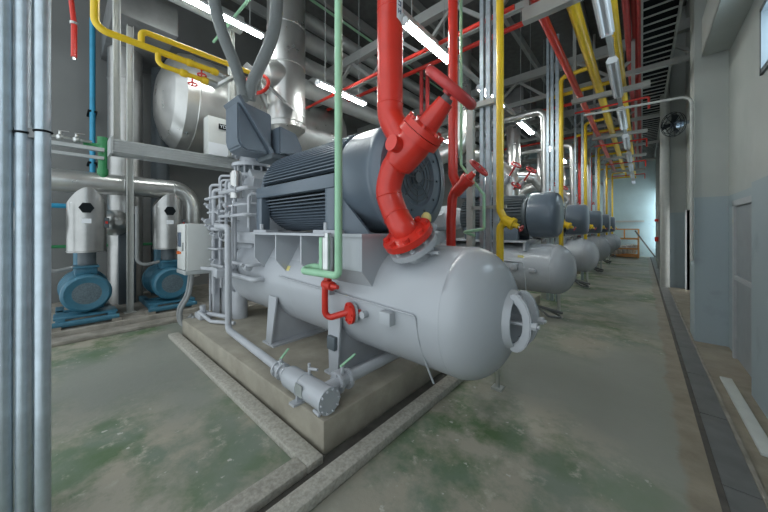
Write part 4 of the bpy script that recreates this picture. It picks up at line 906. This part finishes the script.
for f, nm, cat in ((proto_vessel, 'light grey vessel with domed end on the %s compressor set from the camera', 0), (proto_motor, 'blue-grey motor on the %s compressor set from the camera', 0), (proto_comp, 'light grey compressor casing of the %s set from the camera', 0), (proto_suction, 'silver clad elbow pipe with red hand wheels over the %s set', 0), (proto_riser, 'silver clad pipe bending down beside the %s motor from the camera', 0), (proto_branch, 'yellow branch pipe arching over the aisle at the %s motor', 0)):
    p = f(); p['label'] = nm % ORD[0]
    for k in range(1, 5):
        if f in (proto_comp, proto_suction) and k > 3: continue
        c = copy_tree(p, (0, 3.6 * k, 0)); c['label'] = nm % ORD[k]
p = proto_yellow(3.6); p['label'] = 'yellow vertical pipe with small valve right behind the nearest vessel dome'
for k in range(1, 6):
    c = copy_tree(p, (0, 3.6 * k, 0)); c['label'] = 'yellow vertical pipe with small valve behind the %s vessel from the camera' % ORD[k - 1] if k < 5 else 'yellow vertical pipe with small valve behind the sixth and last vessel'
st = proto_struts(3.6)
for k in range(1, 6):
    for o, nm in (st if k == 1 else st[::2]):
        c = copy_tree(o, (0, 3.6 * k, 0)); c['label'] = 'galvanised steel upright %s, beyond the %s vessel' % (nm, ORD[k - 1])
# pale post with arm at first group
root = thing('post_frame', 'pale grey post with a short arm near the first galvanised uprights', 'post', (-1.72, 3.7, 0))
MB().box(-1.77, -1.68, 3.66, 3.74, 0, 3.25).build('post', 'post', root, 0)
MB().box(-1.77, -1.4, 3.66, 3.72, 3.2, 3.27).build('arm', 'post', root, 0)
MB().box(-1.7, -1.25, 3.66, 3.70, 1.86, 1.90).build('clamp_rail', 'strut', root, 0)
# thin red risers farther on
for k in (2, 3):
    y = 7.3 + 3.6 * k; x = -1.95
    tag(MB().cyl((x, y, 0), (x, y, 5.5), .055, 14).build('far_red_riser', 'red'), 'slim red riser pipe beyond the %s motor from the camera' % ORD[k], 'pipe', 'slim red risers in the distance')

# ================================================================= right side
tag(MB().tube([(-.75, 6.0, 3.55), (.53, 6.0, 3.5), (.53, 6.0, 1.15)], .02, .12, 12).build('wall_conduit', 'post'), 'thin pale conduit bending down the front edge of the nearest wall pillar', 'conduit')
tag(MB().cyl((.47, 11.1, 0), (.47, 11.1, ZC), .10, 24).build('drain_pipe', 'post'), 'pale round downpipe beside the second wall pillar', 'pipe')
root = thing('wall_fan', 'dark grey wall fan bracketed high on the right wall beyond the nearest pillar', 'fan', (.7, 9.2, 3.6))
fc_, fx_ = V((.52, 9.2, 3.95)), V((-.8, -.6, -.15)).normalized()
g = MB()
for q, r_ in ((0, .27), (.05, .25), (.09, .18), (.10, .10), (-.06, .25)): g.torus(fc_ + fx_ * q, fx_, r_, .006, 28, 6)
_, fa_, fb2 = frame_of(fx_)
for k in range(12):
    d_ = fa_ * math.cos(k * PI / 6) + fb2 * math.sin(k * PI / 6); g.bar(fc_, fc_ + d_ * .27, .008, .008)
g.build('fan_cage', 'black', root)
for k in range(3):
    d_ = fa_ * math.cos(k * 2.094) + fb2 * math.sin(k * 2.094); e_ = fx_.cross(d_)
    MB().prism([fc_ + d_ * .05 - e_ * .03, fc_ + d_ * .22 - e_ * .09, fc_ + d_ * .23 + e_ * .05 + fx_ * .04, fc_ + d_ * .05 + e_ * .03 + fx_ * .03], fx_ * .006).build('blade', 'black', root)
MB().bar(fc_ - fx_ * .1, (XR + .02, 9.35, 3.98), .06, .06).build('bracket', 'strut', root)
MB().cyl(fc_, fc_ - fx_ * .16, .09, 16).build('fan_motor', 'motor', root)
p0, p1 = at(726, 381, Z=0), at(770, 445, Z=0)
tag(MB().bar((.67, 3.3, .012), (.665, 4.72, .012), .085, .022, .003).build('white_plank', 'plank'), 'flat white plank lying on the floor by the right wall', 'plank')
root = thing('hydrant_pipe', 'thin red valve and pipe on the far right wall pillar', 'pipe', (.5, 15.8, .8))
MB().cyl((.5, 16.1, .0), (.5, 16.1, 2.6), .05, 12).build('pipe', 'strut', root)
MB().cyl((.44, 16.05, 1.1), (.44, 16.05, 1.28), .06, 12).cyl((.44, 16.05, 1.9), (.44, 16.05, 2.0), .06, 12).build('valve', 'red', root)
# far end: orange crate with bundles, rail, leaning pole
root = thing('orange_crate', 'orange steel cage full of grey bundles at the far end of the aisle', 'cage', (-.5, 20.8, 0))
x0, x1, y0, y1, h = -1.4, -.15, 21.2, 22.2, 1.05
fr = MB()
for x in (x0, x1):
    for y in (y0, y1): fr.box(x - .04, x + .04, y - .04, y + .04, 0, h + .55 if y == y1 else h)
for z in (.12, .5, h):
    fr.box(x0, x1, y0 - .03, y0 + .03, z - .035, z + .035).box(x0, x1, y1 - .03, y1 + .03, z - .035, z + .035).box(x0 - .03, x0 + .03, y0, y1, z - .035, z + .035).box(x1 - .03, x1 + .03, y0, y1, z - .035, z + .035)
fr.box(x0, x1, y1 - .03, y1 + .03, h + .5, h + .57).box((x0 + x1) / 2 - .03, (x0 + x1) / 2 + .03, y1 - .03, y1 + .03, h, h + .55)
fr.build('cage_frame', 'crate', root, 0)
MB().box(x0, x1, y0, y1, .03, .07).build('cage_floor', 'crate', root, 0)
random.seed(5)
for k in range(5):
    x = x0 + .22 + k * .2
    tag(MB().obox(V((x, 21.6 + .08 * (k % 3), .36 + .03 * k)), V((.26, .45, .5)), M.Rotation(.2 * k - .4, 3, 'Z') @ M.Rotation(.12 * (k - 2), 3, 'Y'), .08).build('grey_bundle', 'junk'), ['leftmost grey bundle inside the orange cage', 'second grey bundle from the left in the orange cage', 'middle grey bundle inside the orange cage', 'fourth grey bundle from the left in the orange cage', 'rightmost grey bundle inside the orange cage'][k], 'bundle', 'grey bundles in the orange cage')
tag(MB().box(-2.4, .1, 22.45, 22.6, 2.0, 2.1).build('wall_rail', 'white'), 'white rail fixed along the far pale blue wall', 'rail')
tag(MB().bar((-.3, 22.2, 1.5), (.55, 21.9, .05), .06, .06).build('leaning_pole', 'plate'), 'dark pole leaning against the far end wall', 'pole')

# ================================================================= light
w = bpy.data.worlds.new('world'); S.world = w; w.use_nodes = True
bg = w.node_tree.nodes['Background']; bg.inputs[0].default_value = (.86, .95, 1., 1); bg.inputs[1].default_value = .85
S.view_settings.view_transform = 'Standard'; S.view_settings.look = 'None'; S.view_settings.gamma = 1; S.view_settings.use_curve_mapping = False
S.view_settings.exposure = 0.9
